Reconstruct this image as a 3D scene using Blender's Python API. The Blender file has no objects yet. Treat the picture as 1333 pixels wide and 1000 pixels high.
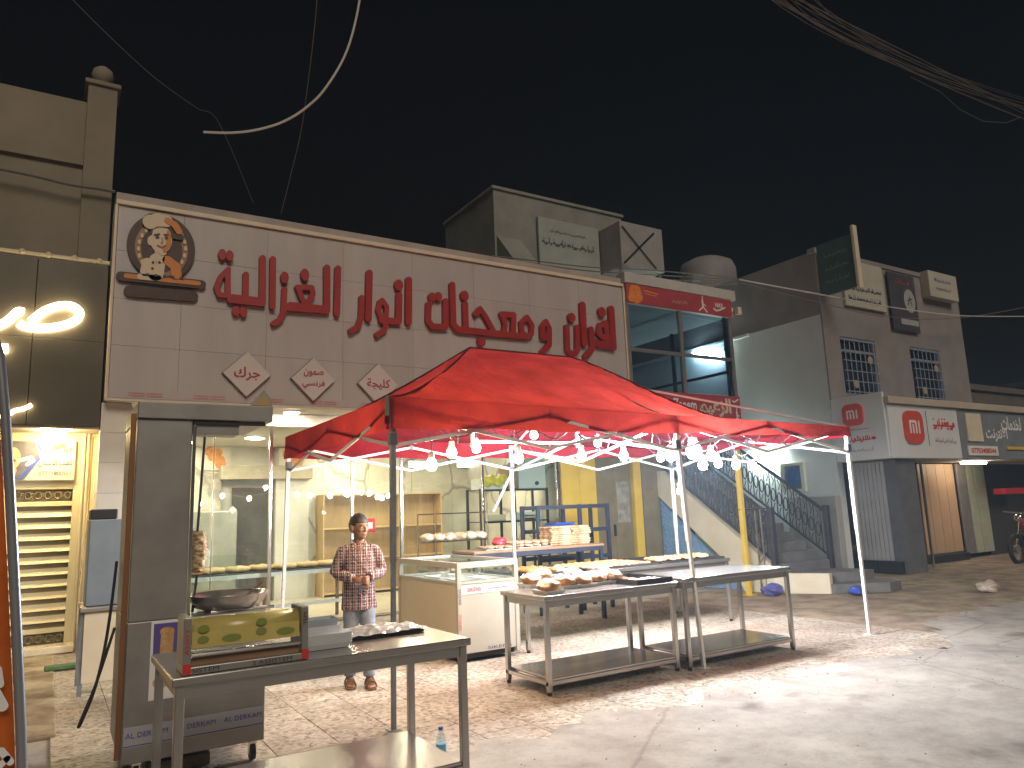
import bpy, bmesh, math, random
import numpy as np
from mathutils import Vector, Matrix
random.seed(7)
SC = bpy.context.scene
COL = SC.collection
# ---------------------------------------------------------------- camera
PW, PH, FPX = 1333, 1000, 960.0
YAW, PITCH, ROLL = math.radians(32.07), math.radians(9.78), math.radians(-2.17)
EYE = Vector((0, 0, 1.55))
_f = Vector((math.sin(YAW)*math.cos(PITCH), math.cos(YAW)*math.cos(PITCH), math.sin(PITCH)))
_r = Vector((math.cos(YAW), -math.sin(YAW), 0)); _u = _r.cross(_f)
CR = math.cos(ROLL)*_r + math.sin(ROLL)*_u
CU = -math.sin(ROLL)*_r + math.cos(ROLL)*_u
cam = bpy.data.cameras.new('camera'); camo = bpy.data.objects.new('camera', cam); COL.objects.link(camo)
cam.sensor_width = 36; cam.lens = FPX/PW*36; cam.clip_end = 800; cam.clip_start = 0.05
camo.matrix_world = Matrix(((CR.x, CU.x, -_f.x, EYE.x), (CR.y, CU.y, -_f.y, EYE.y), (CR.z, CU.z, -_f.z, EYE.z), (0, 0, 0, 1)))
SC.camera = camo
# ---------------------------------------------------------------- world and light
SUN_EL, SUN_AZ = math.radians(38), math.radians(188)
w = bpy.data.worlds.new("World"); SC.world = w; w.use_nodes = True
nt = w.node_tree; bg = nt.nodes['Background']
sky = nt.nodes.new('ShaderNodeTexSky'); sky.sky_type = 'NISHITA'; sky.sun_disc = False
sky.sun_elevation = math.radians(-4); sky.sun_rotation = SUN_AZ
nt.links.new(sky.outputs[0], bg.inputs[0]); bg.inputs[1].default_value = 0.15
sl = bpy.data.lights.new('street_glow', 'SUN'); slo = bpy.data.objects.new('street_glow', sl); COL.objects.link(slo)
sl.energy = 1.1; sl.angle = math.radians(25); sl.color = (1.0, 0.86, 0.70)
_sd = Vector((math.sin(SUN_AZ)*math.cos(SUN_EL), math.cos(SUN_AZ)*math.cos(SUN_EL), math.sin(SUN_EL)))
slo.rotation_euler = _sd.to_track_quat('Z', 'Y').to_euler()
SC.view_settings.view_transform = 'Standard'; SC.view_settings.look = 'None'
SC.view_settings.exposure = 0.35; SC.view_settings.gamma = 1.0; SC.view_settings.use_curve_mapping = False
SC.cycles.use_denoising = True
SC.cycles.max_bounces = 8; SC.cycles.diffuse_bounces = 3; SC.cycles.glossy_bounces = 4
SC.cycles.transparent_max_bounces = 16; SC.cycles.transmission_bounces = 6
SC.cycles.sample_clamp_indirect = 4.0; SC.cycles.caustics_reflective = False; SC.cycles.caustics_refractive = False

# ---------------------------------------------------------------- pixel -> place helpers
def ray(x, y): return (x-PW/2)*CR + (PH/2-y)*CU + FPX*_f
def atz(x, y, z=0.0): d = ray(x, y); return EYE + d*((z-EYE.z)/d.z)
def aty(x, y, Y): d = ray(x, y); return EYE + d*((Y-EYE.y)/d.y)
def atx(x, y, X): d = ray(x, y); return EYE + d*((X-EYE.x)/d.x)

# ---------------------------------------------------------------- materials
MATS = {}
def M(name, c, c2=None, sc=4.0, rough=0.6, metal=0.0, bump=0.0, bsc=40.0, emit=None, es=0.0, stretch=None, rvar=0.0, det=6.0, lo=.35, hi=.68, spec=None, rand=0.0):
    if name in MATS: return MATS[name]
    m = bpy.data.materials.new(name); m.use_nodes = True; MATS[name] = m
    n = m.node_tree.nodes; L = m.node_tree.links; p = n['Principled BSDF']
    p.inputs['Base Color'].default_value = (*c, 1); p.inputs['Roughness'].default_value = rough; p.inputs['Metallic'].default_value = metal
    if spec is not None: p.inputs['Specular IOR Level'].default_value = spec
    if emit: p.inputs['Emission Color'].default_value = (*emit, 1); p.inputs['Emission Strength'].default_value = es
    tc = n.new('ShaderNodeTexCoord'); mp = n.new('ShaderNodeMapping'); L.new(tc.outputs['Object'], mp.inputs[0])
    if stretch: mp.inputs['Scale'].default_value = stretch
    col = None
    if c2 is not None:
        no = n.new('ShaderNodeTexNoise'); no.inputs['Scale'].default_value = sc; no.inputs['Detail'].default_value = det; no.inputs['Roughness'].default_value = .62
        L.new(mp.outputs[0], no.inputs['Vector'])
        cr = n.new('ShaderNodeValToRGB'); cr.color_ramp.elements[0].position = lo; cr.color_ramp.elements[1].position = hi
        cr.color_ramp.elements[0].color = (*c, 1); cr.color_ramp.elements[1].color = (*c2, 1)
        L.new(no.outputs[0], cr.inputs[0]); col = cr.outputs[0]
        if rvar:
            mr = n.new('ShaderNodeMapRange'); mr.inputs[3].default_value = max(0.02, rough-rvar); mr.inputs[4].default_value = min(1, rough+rvar)
            L.new(no.outputs[0], mr.inputs[0]); L.new(mr.outputs[0], p.inputs['Roughness'])
    if rand:
        oi = n.new('ShaderNodeObjectInfo'); hs = n.new('ShaderNodeHueSaturation'); mr2 = n.new('ShaderNodeMapRange')
        mr2.inputs[3].default_value = 1-rand; mr2.inputs[4].default_value = 1+rand
        L.new(oi.outputs['Random'], mr2.inputs[0]); L.new(mr2.outputs[0], hs.inputs['Value'])
        if col: L.new(col, hs.inputs['Color'])
        else: hs.inputs['Color'].default_value = (*c, 1)
        col = hs.outputs[0]
    if col: L.new(col, p.inputs['Base Color'])
    if bump:
        nb = n.new('ShaderNodeTexNoise'); nb.inputs['Scale'].default_value = bsc; nb.inputs['Detail'].default_value = 4; L.new(mp.outputs[0], nb.inputs['Vector'])
        bp = n.new('ShaderNodeBump'); bp.inputs['Strength'].default_value = bump; bp.inputs['Distance'].default_value = .01
        L.new(nb.outputs[0], bp.inputs['Height']); L.new(bp.outputs[0], p.inputs['Normal'])
    return m
def EM(name, c, s):
    return M(name, (.8, .8, .8), emit=c, es=s, rough=.4)
def glass(name, tint=(.93, .97, .95), refl=.10, dirt=0.0):
    if name in MATS: return MATS[name]
    m = bpy.data.materials.new(name); m.use_nodes = True; MATS[name] = m
    n = m.node_tree.nodes; L = m.node_tree.links; n.clear()
    out = n.new('ShaderNodeOutputMaterial'); tr = n.new('ShaderNodeBsdfTransparent'); tr.inputs[0].default_value = (*tint, 1)
    gl = n.new('ShaderNodeBsdfGlossy'); gl.inputs['Roughness'].default_value = .015; gl.inputs[0].default_value = (.9, .95, .95, 1)
    fr = n.new('ShaderNodeLayerWeight'); fr.inputs[0].default_value = .5
    pw = n.new('ShaderNodeMath'); pw.operation = 'POWER'; pw.inputs[1].default_value = 4.0; L.new(fr.outputs['Facing'], pw.inputs[0])
    mt = n.new('ShaderNodeMath'); mt.operation = 'MULTIPLY_ADD'; mt.inputs[1].default_value = .8; mt.inputs[2].default_value = .02+refl*.2
    L.new(pw.outputs[0], mt.inputs[0]); mx = n.new('ShaderNodeMixShader'); L.new(mt.outputs[0], mx.inputs[0]); L.new(tr.outputs[0], mx.inputs[1]); L.new(gl.outputs[0], mx.inputs[2])
    L.new(mx.outputs[0], out.inputs[0]); return m
def nodes_of(m): return m.node_tree.nodes, m.node_tree.links, m.node_tree.nodes['Principled BSDF']

def terrazzo():
    m = M('terrazzo', (.42, .38, .33), rough=.42); n, L, p = nodes_of(m)
    tc = n.new('ShaderNodeTexCoord'); geo = n.new('ShaderNodeNewGeometry')
    v = n.new('ShaderNodeTexVoronoi'); v.inputs['Scale'].default_value = 34; L.new(geo.outputs['Position'], v.inputs['Vector'])
    v.inputs['Randomness'].default_value = 1
    sp = n.new('ShaderNodeSeparateColor'); L.new(v.outputs['Color'], sp.inputs[0])
    cr = n.new('ShaderNodeValToRGB'); cr.color_ramp.interpolation = 'CONSTANT'
    els = [(0, (.25, .19, .14)), (.09, (.47, .42, .36)), (.36, (.55, .51, .445)), (.66, (.40, .345, .285)), (.80, (.62, .59, .53)), (.93, (.32, .26, .21))]
    while len(cr.color_ramp.elements) < len(els): cr.color_ramp.elements.new(.5)
    for e, (po, c) in zip(cr.color_ramp.elements, els): e.position = po; e.color = (*c, 1)
    L.new(sp.outputs[0], cr.inputs[0])
    no = n.new('ShaderNodeTexNoise'); no.inputs['Scale'].default_value = 1.1; no.inputs['Detail'].default_value = 8; L.new(geo.outputs['Position'], no.inputs['Vector'])
    r2 = n.new('ShaderNodeValToRGB'); r2.color_ramp.elements[0].position = .36; r2.color_ramp.elements[1].position = .66
    r2.color_ramp.elements[0].color = (.62, .52, .44, 1); r2.color_ramp.elements[1].color = (1, .97, .92, 1); L.new(no.outputs[0], r2.inputs[0])
    mx = n.new('ShaderNodeMix'); mx.data_type = 'RGBA'; mx.blend_type = 'MULTIPLY'; mx.inputs[0].default_value = .85
    L.new(cr.outputs[0], mx.inputs[6]); L.new(r2.outputs[0], mx.inputs[7])
    oi = n.new('ShaderNodeObjectInfo'); hs = n.new('ShaderNodeHueSaturation'); mr = n.new('ShaderNodeMapRange'); mr.inputs[3].default_value = .88; mr.inputs[4].default_value = 1.06
    L.new(oi.outputs['Random'], mr.inputs[0]); L.new(mr.outputs[0], hs.inputs['Value']); L.new(mx.outputs[2], hs.inputs['Color']); L.new(hs.outputs[0], p.inputs['Base Color'])
    mr3 = n.new('ShaderNodeMapRange'); mr3.inputs[3].default_value = .32; mr3.inputs[4].default_value = .7; L.new(no.outputs[0], mr3.inputs[0]); L.new(mr3.outputs[0], p.inputs['Roughness'])
    return m
def concrete_ground():
    m = M('road_concrete', (.35, .32, .28), rough=.85); n, L, p = nodes_of(m)
    geo = n.new('ShaderNodeNewGeometry')
    def noise(s, d=8, r=.6):
        a = n.new('ShaderNodeTexNoise'); a.inputs['Scale'].default_value = s; a.inputs['Detail'].default_value = d; a.inputs['Roughness'].default_value = r; L.new(geo.outputs['Position'], a.inputs['Vector']); return a
    a = noise(.55, 10, .65); b = noise(3.2, 8, .7); c = noise(60, 3)
    r1 = n.new('ShaderNodeValToRGB'); e = r1.color_ramp.elements; e[0].position = .34; e[0].color = (.31, .285, .255, 1); e[1].position = .64; e[1].color = (.49, .45, .395, 1)
    L.new(a.outputs[0], r1.inputs[0])
    r2 = n.new('ShaderNodeValToRGB'); e = r2.color_ramp.elements; e[0].position = .33; e[0].color = (.66, .63, .60, 1); e[1].position = .58; e[1].color = (1, 1, 1, 1); L.new(b.outputs[0], r2.inputs[0])
    mx = n.new('ShaderNodeMix'); mx.data_type = 'RGBA'; mx.blend_type = 'MULTIPLY'; mx.inputs[0].default_value = .8; L.new(r1.outputs[0], mx.inputs[6]); L.new(r2.outputs[0], mx.inputs[7])
    r3 = n.new('ShaderNodeValToRGB'); e = r3.color_ramp.elements; e[0].position = .28; e[0].color = (.72, .7, .68, 1); e[1].position = .45; e[1].color = (1, 1, 1, 1); L.new(c.outputs[0], r3.inputs[0])
    m2 = n.new('ShaderNodeMix'); m2.data_type = 'RGBA'; m2.blend_type = 'MULTIPLY'; m2.inputs[0].default_value = .7; L.new(mx.outputs[2], m2.inputs[6]); L.new(r3.outputs[0], m2.inputs[7])
    vo = n.new('ShaderNodeTexVoronoi'); vo.feature = 'DISTANCE_TO_EDGE'; vo.inputs['Scale'].default_value = .42; wp = n.new('ShaderNodeMix'); wp.data_type = 'VECTOR'; wp.inputs[0].default_value = .12; L.new(geo.outputs['Position'], wp.inputs[4]); L.new(b.outputs['Color'], wp.inputs[5]); L.new(wp.outputs[1], vo.inputs['Vector'])
    r4 = n.new('ShaderNodeValToRGB'); e = r4.color_ramp.elements; e[0].position = .0; e[0].color = (.74, .72, .69, 1); e[1].position = .008; e[1].color = (1, 1, 1, 1); L.new(vo.outputs[0], r4.inputs[0])
    s5 = noise(1.35, 5, .5); r5 = n.new('ShaderNodeValToRGB'); e = r5.color_ramp.elements; e[0].position = .29; e[0].color = (.5, .48, .46, 1); e[1].position = .40; e[1].color = (1, 1, 1, 1); L.new(s5.outputs[0], r5.inputs[0])
    cur = m2.outputs[2]
    for rr_ in (r4, r5):
        mz = n.new('ShaderNodeMix'); mz.data_type = 'RGBA'; mz.blend_type = 'MULTIPLY'; mz.inputs[0].default_value = 1; L.new(cur, mz.inputs[6]); L.new(rr_.outputs[0], mz.inputs[7]); cur = mz.outputs[2]
    L.new(cur, p.inputs['Base Color'])
    bp = n.new('ShaderNodeBump'); bp.inputs['Strength'].default_value = .5; bp.inputs['Distance'].default_value = .012; L.new(b.outputs[0], bp.inputs['Height'])
    b2 = n.new('ShaderNodeBump'); b2.inputs['Strength'].default_value = .35; b2.inputs['Distance'].default_value = .004; L.new(c.outputs[0], b2.inputs['Height']); L.new(bp.outputs[0], b2.inputs['Normal'])
    L.new(b2.outputs[0], p.inputs['Normal']); return m
def pavers():
    m = M('pavers', (.3, .2, .15), rough=.8); n, L, p = nodes_of(m)
    geo = n.new('ShaderNodeNewGeometry'); b = n.new('ShaderNodeTexBrick'); b.inputs['Scale'].default_value = 4.2; L.new(geo.outputs['Position'], b.inputs['Vector'])
    b.inputs['Color1'].default_value = (.40, .355, .30, 1); b.inputs['Color2'].default_value = (.33, .29, .245, 1); b.inputs['Mortar'].default_value = (.26, .23, .19, 1); b.inputs['Mortar Size'].default_value = .012
    w1 = n.new('ShaderNodeTexNoise'); w1.inputs['Scale'].default_value = .7; w1.inputs['Detail'].default_value = 3; L.new(geo.outputs['Position'], w1.inputs['Vector'])
    r = n.new('ShaderNodeValToRGB'); e = r.color_ramp.elements; e[0].position = .40; e[0].color = (1.0, .90, .84, 1); e[1].position = .62; e[1].color = (1.0, .95, .76, 1); L.new(w1.outputs[0], r.inputs[0])
    no = n.new('ShaderNodeTexNoise'); no.inputs['Scale'].default_value = 2.5; no.inputs['Detail'].default_value = 9; L.new(geo.outputs['Position'], no.inputs['Vector'])
    r2 = n.new('ShaderNodeValToRGB'); e = r2.color_ramp.elements; e[0].position = .38; e[0].color = (.6, .57, .53, 1); e[1].position = .6; e[1].color = (1.05, 1.0, .95, 1); L.new(no.outputs[0], r2.inputs[0])
    mx = n.new('ShaderNodeMix'); mx.data_type = 'RGBA'; mx.blend_type = 'MULTIPLY'; mx.inputs[0].default_value = .9; L.new(b.outputs[0], mx.inputs[6]); L.new(r.outputs[0], mx.inputs[7])
    m2 = n.new('ShaderNodeMix'); m2.data_type = 'RGBA'; m2.blend_type = 'MULTIPLY'; m2.inputs[0].default_value = 1; L.new(mx.outputs[2], m2.inputs[6]); L.new(r2.outputs[0], m2.inputs[7])
    L.new(m2.outputs[2], p.inputs['Base Color'])
    bp = n.new('ShaderNodeBump'); bp.inputs['Strength'].default_value = .6; bp.inputs['Distance'].default_value = .01; L.new(no.outputs[0], bp.inputs['Height']); L.new(bp.outputs[0], p.inputs['Normal'])
    return m
def marble():
    m = M('veined_marble', (.62, .6, .5), rough=.35); n, L, p = nodes_of(m)
    tc = n.new('ShaderNodeTexCoord'); no = n.new('ShaderNodeTexNoise'); no.inputs['Scale'].default_value = 1.6; no.inputs['Detail'].default_value = 10; L.new(tc.outputs['Object'], no.inputs['Vector'])
    wv = n.new('ShaderNodeTexVoronoi'); wv.feature = 'DISTANCE_TO_EDGE'; wv.inputs['Scale'].default_value = 1.1
    mx = n.new('ShaderNodeMix'); mx.data_type = 'VECTOR'; mx.inputs[0].default_value = .35; L.new(tc.outputs['Object'], mx.inputs[4]); L.new(no.outputs['Color'], mx.inputs[5]); L.new(mx.outputs[1], wv.inputs['Vector'])
    r = n.new('ShaderNodeValToRGB'); e = r.color_ramp.elements; e[0].position = .004; e[0].color = (.34, .31, .25, 1); e[1].position = .03; e[1].color = (.66, .63, .52, 1); L.new(wv.outputs[0], r.inputs[0])
    r2 = n.new('ShaderNodeValToRGB'); e = r2.color_ramp.elements; e[0].position = .35; e[0].color = (.78, .76, .7, 1); e[1].position = .65; e[1].color = (1, 1, 1, 1); L.new(no.outputs[0], r2.inputs[0])
    m2 = n.new('ShaderNodeMix'); m2.data_type = 'RGBA'; m2.blend_type = 'MULTIPLY'; m2.inputs[0].default_value = 1; L.new(r.outputs[0], m2.inputs[6]); L.new(r2.outputs[0], m2.inputs[7])
    L.new(m2.outputs[2], p.inputs['Base Color']); return m
def fabric(name, c, t, k=.45):
    m = bpy.data.materials.new(name); m.use_nodes = True; MATS[name] = m
    n = m.node_tree.nodes; L = m.node_tree.links; n.clear(); out = n.new('ShaderNodeOutputMaterial')
    d = n.new('ShaderNodeBsdfDiffuse'); t_ = n.new('ShaderNodeBsdfTranslucent'); mx = n.new('ShaderNodeMixShader'); mx.inputs[0].default_value = k
    tc = n.new('ShaderNodeTexCoord'); no = n.new('ShaderNodeTexNoise'); no.inputs['Scale'].default_value = 2.2; no.inputs['Detail'].default_value = 6; L.new(tc.outputs['Object'], no.inputs['Vector'])
    for b, cc in ((d, c), (t_, t)):
        r = n.new('ShaderNodeValToRGB'); e = r.color_ramp.elements; e[0].position = .35; e[0].color = (*[x*.66 for x in cc], 1); e[1].position = .65; e[1].color = (*cc, 1); L.new(no.outputs[0], r.inputs[0]); L.new(r.outputs[0], b.inputs[0])
    no2 = n.new('ShaderNodeTexNoise'); no2.inputs['Scale'].default_value = 5; no2.inputs['Detail'].default_value = 3; L.new(tc.outputs['Object'], no2.inputs['Vector'])
    bp = n.new('ShaderNodeBump'); bp.inputs['Strength'].default_value = .9; bp.inputs['Distance'].default_value = .04; L.new(no2.outputs[0], bp.inputs['Height']); L.new(bp.outputs[0], d.inputs['Normal']); L.new(bp.outputs[0], t_.inputs['Normal'])
    L.new(d.outputs[0], mx.inputs[1]); L.new(t_.outputs[0], mx.inputs[2]); L.new(mx.outputs[0], out.inputs[0]); return m
def plaid():
    m = M('plaid_cloth', (.7, .62, .58), rough=.9); n, L, p = nodes_of(m); tc = n.new('ShaderNodeTexCoord'); sx = n.new('ShaderNodeSeparateXYZ'); L.new(tc.outputs['Object'], sx.inputs[0])
    base = n.new('ShaderNodeRGB'); base.outputs[0].default_value = (.40, .32, .31, 1); cur = base.outputs[0]
    def band(sock, freq, ph, width, colr, k):
        nonlocal cur
        a = n.new('ShaderNodeMath'); a.operation = 'MULTIPLY_ADD'; a.inputs[1].default_value = freq; a.inputs[2].default_value = ph; L.new(sock, a.inputs[0])
        f = n.new('ShaderNodeMath'); f.operation = 'FRACT'; L.new(a.outputs[0], f.inputs[0])
        c = n.new('ShaderNodeMath'); c.operation = 'LESS_THAN'; c.inputs[1].default_value = width; L.new(f.outputs[0], c.inputs[0])
        kk = n.new('ShaderNodeMath'); kk.operation = 'MULTIPLY'; kk.inputs[1].default_value = k; L.new(c.outputs[0], kk.inputs[0])
        mx = n.new('ShaderNodeMix'); mx.data_type = 'RGBA'; L.new(kk.outputs[0], mx.inputs[0]); L.new(cur, mx.inputs[6]); mx.inputs[7].default_value = (*colr, 1); cur = mx.outputs[2]
    X, Z = sx.outputs[0], sx.outputs[2]
    band(X, 19, 0, .40, (.13, .025, .035), .85); band(Z, 17, .2, .36, (.13, .025, .035), .75)
    band(X, 19, .42, .16, (.03, .03, .05), .9); band(Z, 17, .6, .15, (.03, .03, .05), .85)
    band(X, 19, .80, .08, (.8, .78, .76), .9)
    nb = n.new('ShaderNodeTexNoise'); nb.inputs['Scale'].default_value = 13; nb.inputs['Detail'].default_value = 3; nb.inputs['Distortion'].default_value = 1.2; L.new(tc.outputs['Object'], nb.inputs['Vector'])
    bp = n.new('ShaderNodeBump'); bp.inputs['Strength'].default_value = .9; bp.inputs['Distance'].default_value = .03; L.new(nb.outputs[0], bp.inputs['Height']); L.new(bp.outputs[0], p.inputs['Normal'])
    L.new(cur, p.inputs['Base Color']); return m
def wood(name, c, c2, axis=(10, 10, .7), rough=.5):
    return M(name, c, c2, sc=3.0, rough=rough, stretch=axis, bump=.12, bsc=8, lo=.3, hi=.72)

# ---------------------------------------------------------------- mesh helpers
def smooth(P, k=6):
    P = [Vector(p) for p in P]; out = []
    for i in range(len(P)-1):
        p0, p1, p2, p3 = P[max(i-1, 0)], P[i], P[i+1], P[min(i+2, len(P)-1)]
        for j in range(k):
            u = j/k; out.append(.5*((2*p1)+(-p0+p2)*u+(2*p0-5*p1+4*p2-p3)*u*u+(-p0+3*p1-3*p2+p3)*u**3))
    return out+[P[-1]]
class MB:
    def __init__(s): s.v = []; s.f = []
    def add(s, vs, fs):
        o = len(s.v); s.v += [tuple(v) for v in vs]; s.f += [tuple(i+o for i in f) for f in fs]; return s
    def box(s, x0, x1, y0, y1, z0, z1):
        return s.add([(x0,y0,z0),(x1,y0,z0),(x1,y1,z0),(x0,y1,z0),(x0,y0,z1),(x1,y0,z1),(x1,y1,z1),(x0,y1,z1)], [(0,3,2,1),(4,5,6,7),(0,1,5,4),(1,2,6,5),(2,3,7,6),(3,0,4,7)])
    def bbox(s, x0, x1, y0, y1, z0, z1, b=.01):
        bm = bmesh.new(); r = bmesh.ops.create_cube(bm, size=1)
        for v in bm.verts: v.co = ((x0+x1)/2+v.co.x*(x1-x0), (y0+y1)/2+v.co.y*(y1-y0), (z0+z1)/2+v.co.z*(z1-z0))
        bmesh.ops.bevel(bm, geom=bm.edges[:], offset=b, segments=2, affect='EDGES', profile=.5)
        s.bm(bm); return s
    def bm(s, bm):
        bm.verts.index_update(); s.add([v.co[:] for v in bm.verts], [[v.index for v in f.verts] for f in bm.faces]); bm.free(); return s
    def tube(s, pts, r, n=8, cap=True):
        pts = [Vector(p) for p in pts]; rs = r if isinstance(r, (list, tuple)) else [r]*len(pts)
        t0 = (pts[1]-pts[0]).normalized(); a = Vector((0, 0, 1)) if abs(t0.z) < .9 else Vector((1, 0, 0)); nx = t0.cross(a).normalized()
        vs = []; 
        for i, p in enumerate(pts):
            t = (pts[min(i+1, len(pts)-1)]-pts[max(i-1, 0)]).normalized(); nx = (nx - t*nx.dot(t)).normalized(); ny = t.cross(nx)
            for k in range(n):
                an = 2*math.pi*k/n; vs.append(p + (nx*math.cos(an)+ny*math.sin(an))*rs[i])
        fs = []
        for i in range(len(pts)-1):
            for k in range(n): fs.append((i*n+k, i*n+(k+1) % n, (i+1)*n+(k+1) % n, (i+1)*n+k))
        if cap: fs.append(tuple(range(n-1, -1, -1))); fs.append(tuple((len(pts)-1)*n+k for k in range(n)))
        return s.add(vs, fs)
    def bar(s, a, b, w, h):
        a, b = Vector(a), Vector(b); t = (b-a).normalized(); up = Vector((0, 0, 1)) if abs(t.z) < .95 else Vector((0, 1, 0)); x = t.cross(up).normalized()*w/2; y = x.cross(t).normalized()*h/2
        vs = [a-x-y, a+x-y, a+x+y, a-x+y, b-x-y, b+x-y, b+x+y, b-x+y]
        return s.add(vs, [(0,3,2,1),(4,5,6,7),(0,1,5,4),(1,2,6,5),(2,3,7,6),(3,0,4,7)])
    def lathe(s, c, prof, n=20, sx=1, sy=1):
        c = Vector(c); vs = []; m = len(prof)
        for r, z in prof:
            for k in range(n):
                an = 2*math.pi*k/n; vs.append((c.x+r*sx*math.cos(an), c.y+r*sy*math.sin(an), c.z+z))
        fs = [(i*n+k, i*n+(k+1) % n, (i+1)*n+(k+1) % n, (i+1)*n+k) for i in range(m-1) for k in range(n)]
        fs.append(tuple(range(n-1, -1, -1))); fs.append(tuple((m-1)*n+k for k in range(n)))
        return s.add(vs, fs)
    def ball(s, c, r, sub=2, sc=(1, 1, 1), nz=0.0, seed=0):
        bm = bmesh.new(); bmesh.ops.create_icosphere(bm, subdivisions=sub, radius=1); rr = random.Random(seed)
        ph = [rr.uniform(0, 6.28) for _ in range(6)]
        for v in bm.verts:
            q = v.co; k = 1+nz*(math.sin(q.x*4+ph[0])*math.cos(q.y*3.3+ph[1])+.6*math.sin(q.z*6+ph[2]+q.x*3)+.5*math.sin(q.y*8+ph[3]))
            v.co = (c[0]+q.x*r*sc[0]*k, c[1]+q.y*r*sc[1]*k, c[2]+q.z*r*sc[2]*k)
        return s.bm(bm)
    def prism(s, poly, y0, y1):            # polygon in XZ, thickness along Y
        n = len(poly); vs = [(x, y0, z) for x, z in poly]+[(x, y1, z) for x, z in poly]
        return s.add(vs, [tuple(range(n)), tuple(range(2*n-1, n-1, -1))]+[(i, i+n, (i+1) % n+n, (i+1) % n) for i in range(n)])
    def prismz(s, poly, z0, z1):
        n = len(poly); vs = [(x, y, z0) for x, y in poly]+[(x, y, z1) for x, y in poly]
        return s.add(vs, [tuple(range(n-1, -1, -1)), tuple(range(n, 2*n))]+[(i, (i+1) % n, (i+1) % n+n, i+n) for i in range(n)])
    def prismx(s, poly, x0, x1):
        n = len(poly); vs = [(x0, y, z) for y, z in poly]+[(x1, y, z) for y, z in poly]
        return s.add(vs, [tuple(range(n)), tuple(range(2*n-1, n-1, -1))]+[(i, i+n, (i+1) % n+n, (i+1) % n) for i in range(n)])
    def mesh(s, name, mat, off=(0, 0, 0), smooth=False):
        me = bpy.data.meshes.new(name); o = Vector(off); me.from_pydata([tuple(Vector(v)-o) for v in s.v], [], s.f); me.update()
        bm = bmesh.new(); bm.from_mesh(me); bmesh.ops.recalc_face_normals(bm, faces=bm.faces[:]); bm.to_mesh(me); bm.free()
        if mat: me.materials.append(mat)
        if smooth:
            for p in me.polygons: p.use_smooth = True
        return me
    def build(s, name, mat, parent=None, smooth=False, **tags):
        off = worldloc(parent) if parent else Vector((0, 0, 0))
        o = bpy.data.objects.new(name, s.mesh(name, mat, off, smooth)); COL.objects.link(o)
        if parent: o.parent = parent
        for k, v in tags.items(): o[k] = v
        return o
def worldloc(o):
    p = Vector((0, 0, 0))
    while o: p += o.location; o = o.parent
    return p
def thing(name, loc, label, cat, group=None):
    o = bpy.data.objects.new(name, None); o.empty_display_size = .2; COL.objects.link(o); o.location = loc
    o['label'] = label; o['category'] = cat
    if group: o['group'] = group
    return o
def tag(o, label, cat, group=None):
    o['label'] = label; o['category'] = cat
    if group: o['group'] = group
    return o
def struct(mb, name, mat): o = mb.build(name, mat); o['kind'] = 'structure'; return o
def dup(root, loc, rz=None, label=None, scale=None):
    def cp(o, par):
        c = o.copy(); COL.objects.link(c); c.parent = par
        for ch in list(o.children): cp(ch, c)
        return c
    r = cp(root, None); r.location = loc
    if rz is not None: r.rotation_euler = (0, 0, rz)
    if label: r['label'] = label
    if scale: r.scale = scale
    return r
# ---- ink: thick strokes drawn on a plane, cut out as a solid with real depth
def ink(items, cell=.012):
    """items: (pts, width) polylines or ('e', cx, cz, rx, rz); returns (verts2d, faces, rim edges)"""
    lo = [1e9, 1e9]; hi = [-1e9, -1e9]
    for it in items:
        if it[0] == 'e': ps = [(it[1]-it[3], it[2]-it[4]), (it[1]+it[3], it[2]+it[4])]; wd = 0
        else: ps, wd = it
        for p in ps:
            for k in (0, 1): lo[k] = min(lo[k], p[k]-wd/2); hi[k] = max(hi[k], p[k]+wd/2)
    nx = int((hi[0]-lo[0])/cell)+5; nz = int((hi[1]-lo[1])/cell)+5
    gx = lo[0]-2*cell+np.arange(nx)*cell; gz = lo[1]-2*cell+np.arange(nz)*cell
    X, Z = np.meshgrid(gx, gz, indexing='ij'); D = np.full(X.shape, 1e3)
    for it in items:
        if it[0] == 'e':
            q = np.sqrt(((X-it[1])/it[3])**2+((Z-it[2])/it[4])**2); D = np.minimum(D, (q-1)*min(it[3], it[4]))
        else:
            ps, wd = it
            for a, b in zip(ps[:-1], ps[1:]):
                ax, az = a; dx, dz = b[0]-ax, b[1]-az; l2 = dx*dx+dz*dz+1e-12
                t = np.clip(((X-ax)*dx+(Z-az)*dz)/l2, 0, 1); D = np.minimum(D, np.hypot(X-ax-t*dx, Z-az-t*dz)-wd/2)
    D[np.abs(D) < 1e-6] = 1e-6
    vs = []; idx = {}; fs = []; rim = []
    def vert(key, p):
        if key not in idx: idx[key] = len(vs); vs.append(p)
        return idx[key]
    inside = D < 0
    act = inside[:-1, :-1] | inside[1:, :-1] | inside[:-1, 1:] | inside[1:, 1:]
    for i, j in zip(*np.nonzero(act)):
        cs = [(i, j), (i+1, j), (i+1, j+1), (i, j+1)]; poly = []
        for k in range(4):
            a, b = cs[k], cs[(k+1) % 4]; da, db = D[a], D[b]
            if da < 0: poly.append((vert(a, (gx[a[0]], gz[a[1]])), 0))
            if (da < 0) != (db < 0):
                t = da/(da-db); key = (min(a, b), max(a, b))
                poly.append((vert(key, (gx[a[0]]+(gx[b[0]]-gx[a[0]])*t, gz[a[1]]+(gz[b[1]]-gz[a[1]])*t)), 1))
        if len(poly) < 3: continue
        fs.append([p[0] for p in poly])
        for k in range(len(poly)):
            a, b = poly[k], poly[(k+1) % len(poly)]
            if a[1] and b[1]: rim.append((a[0], b[0]))
    return vs, fs, rim
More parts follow.
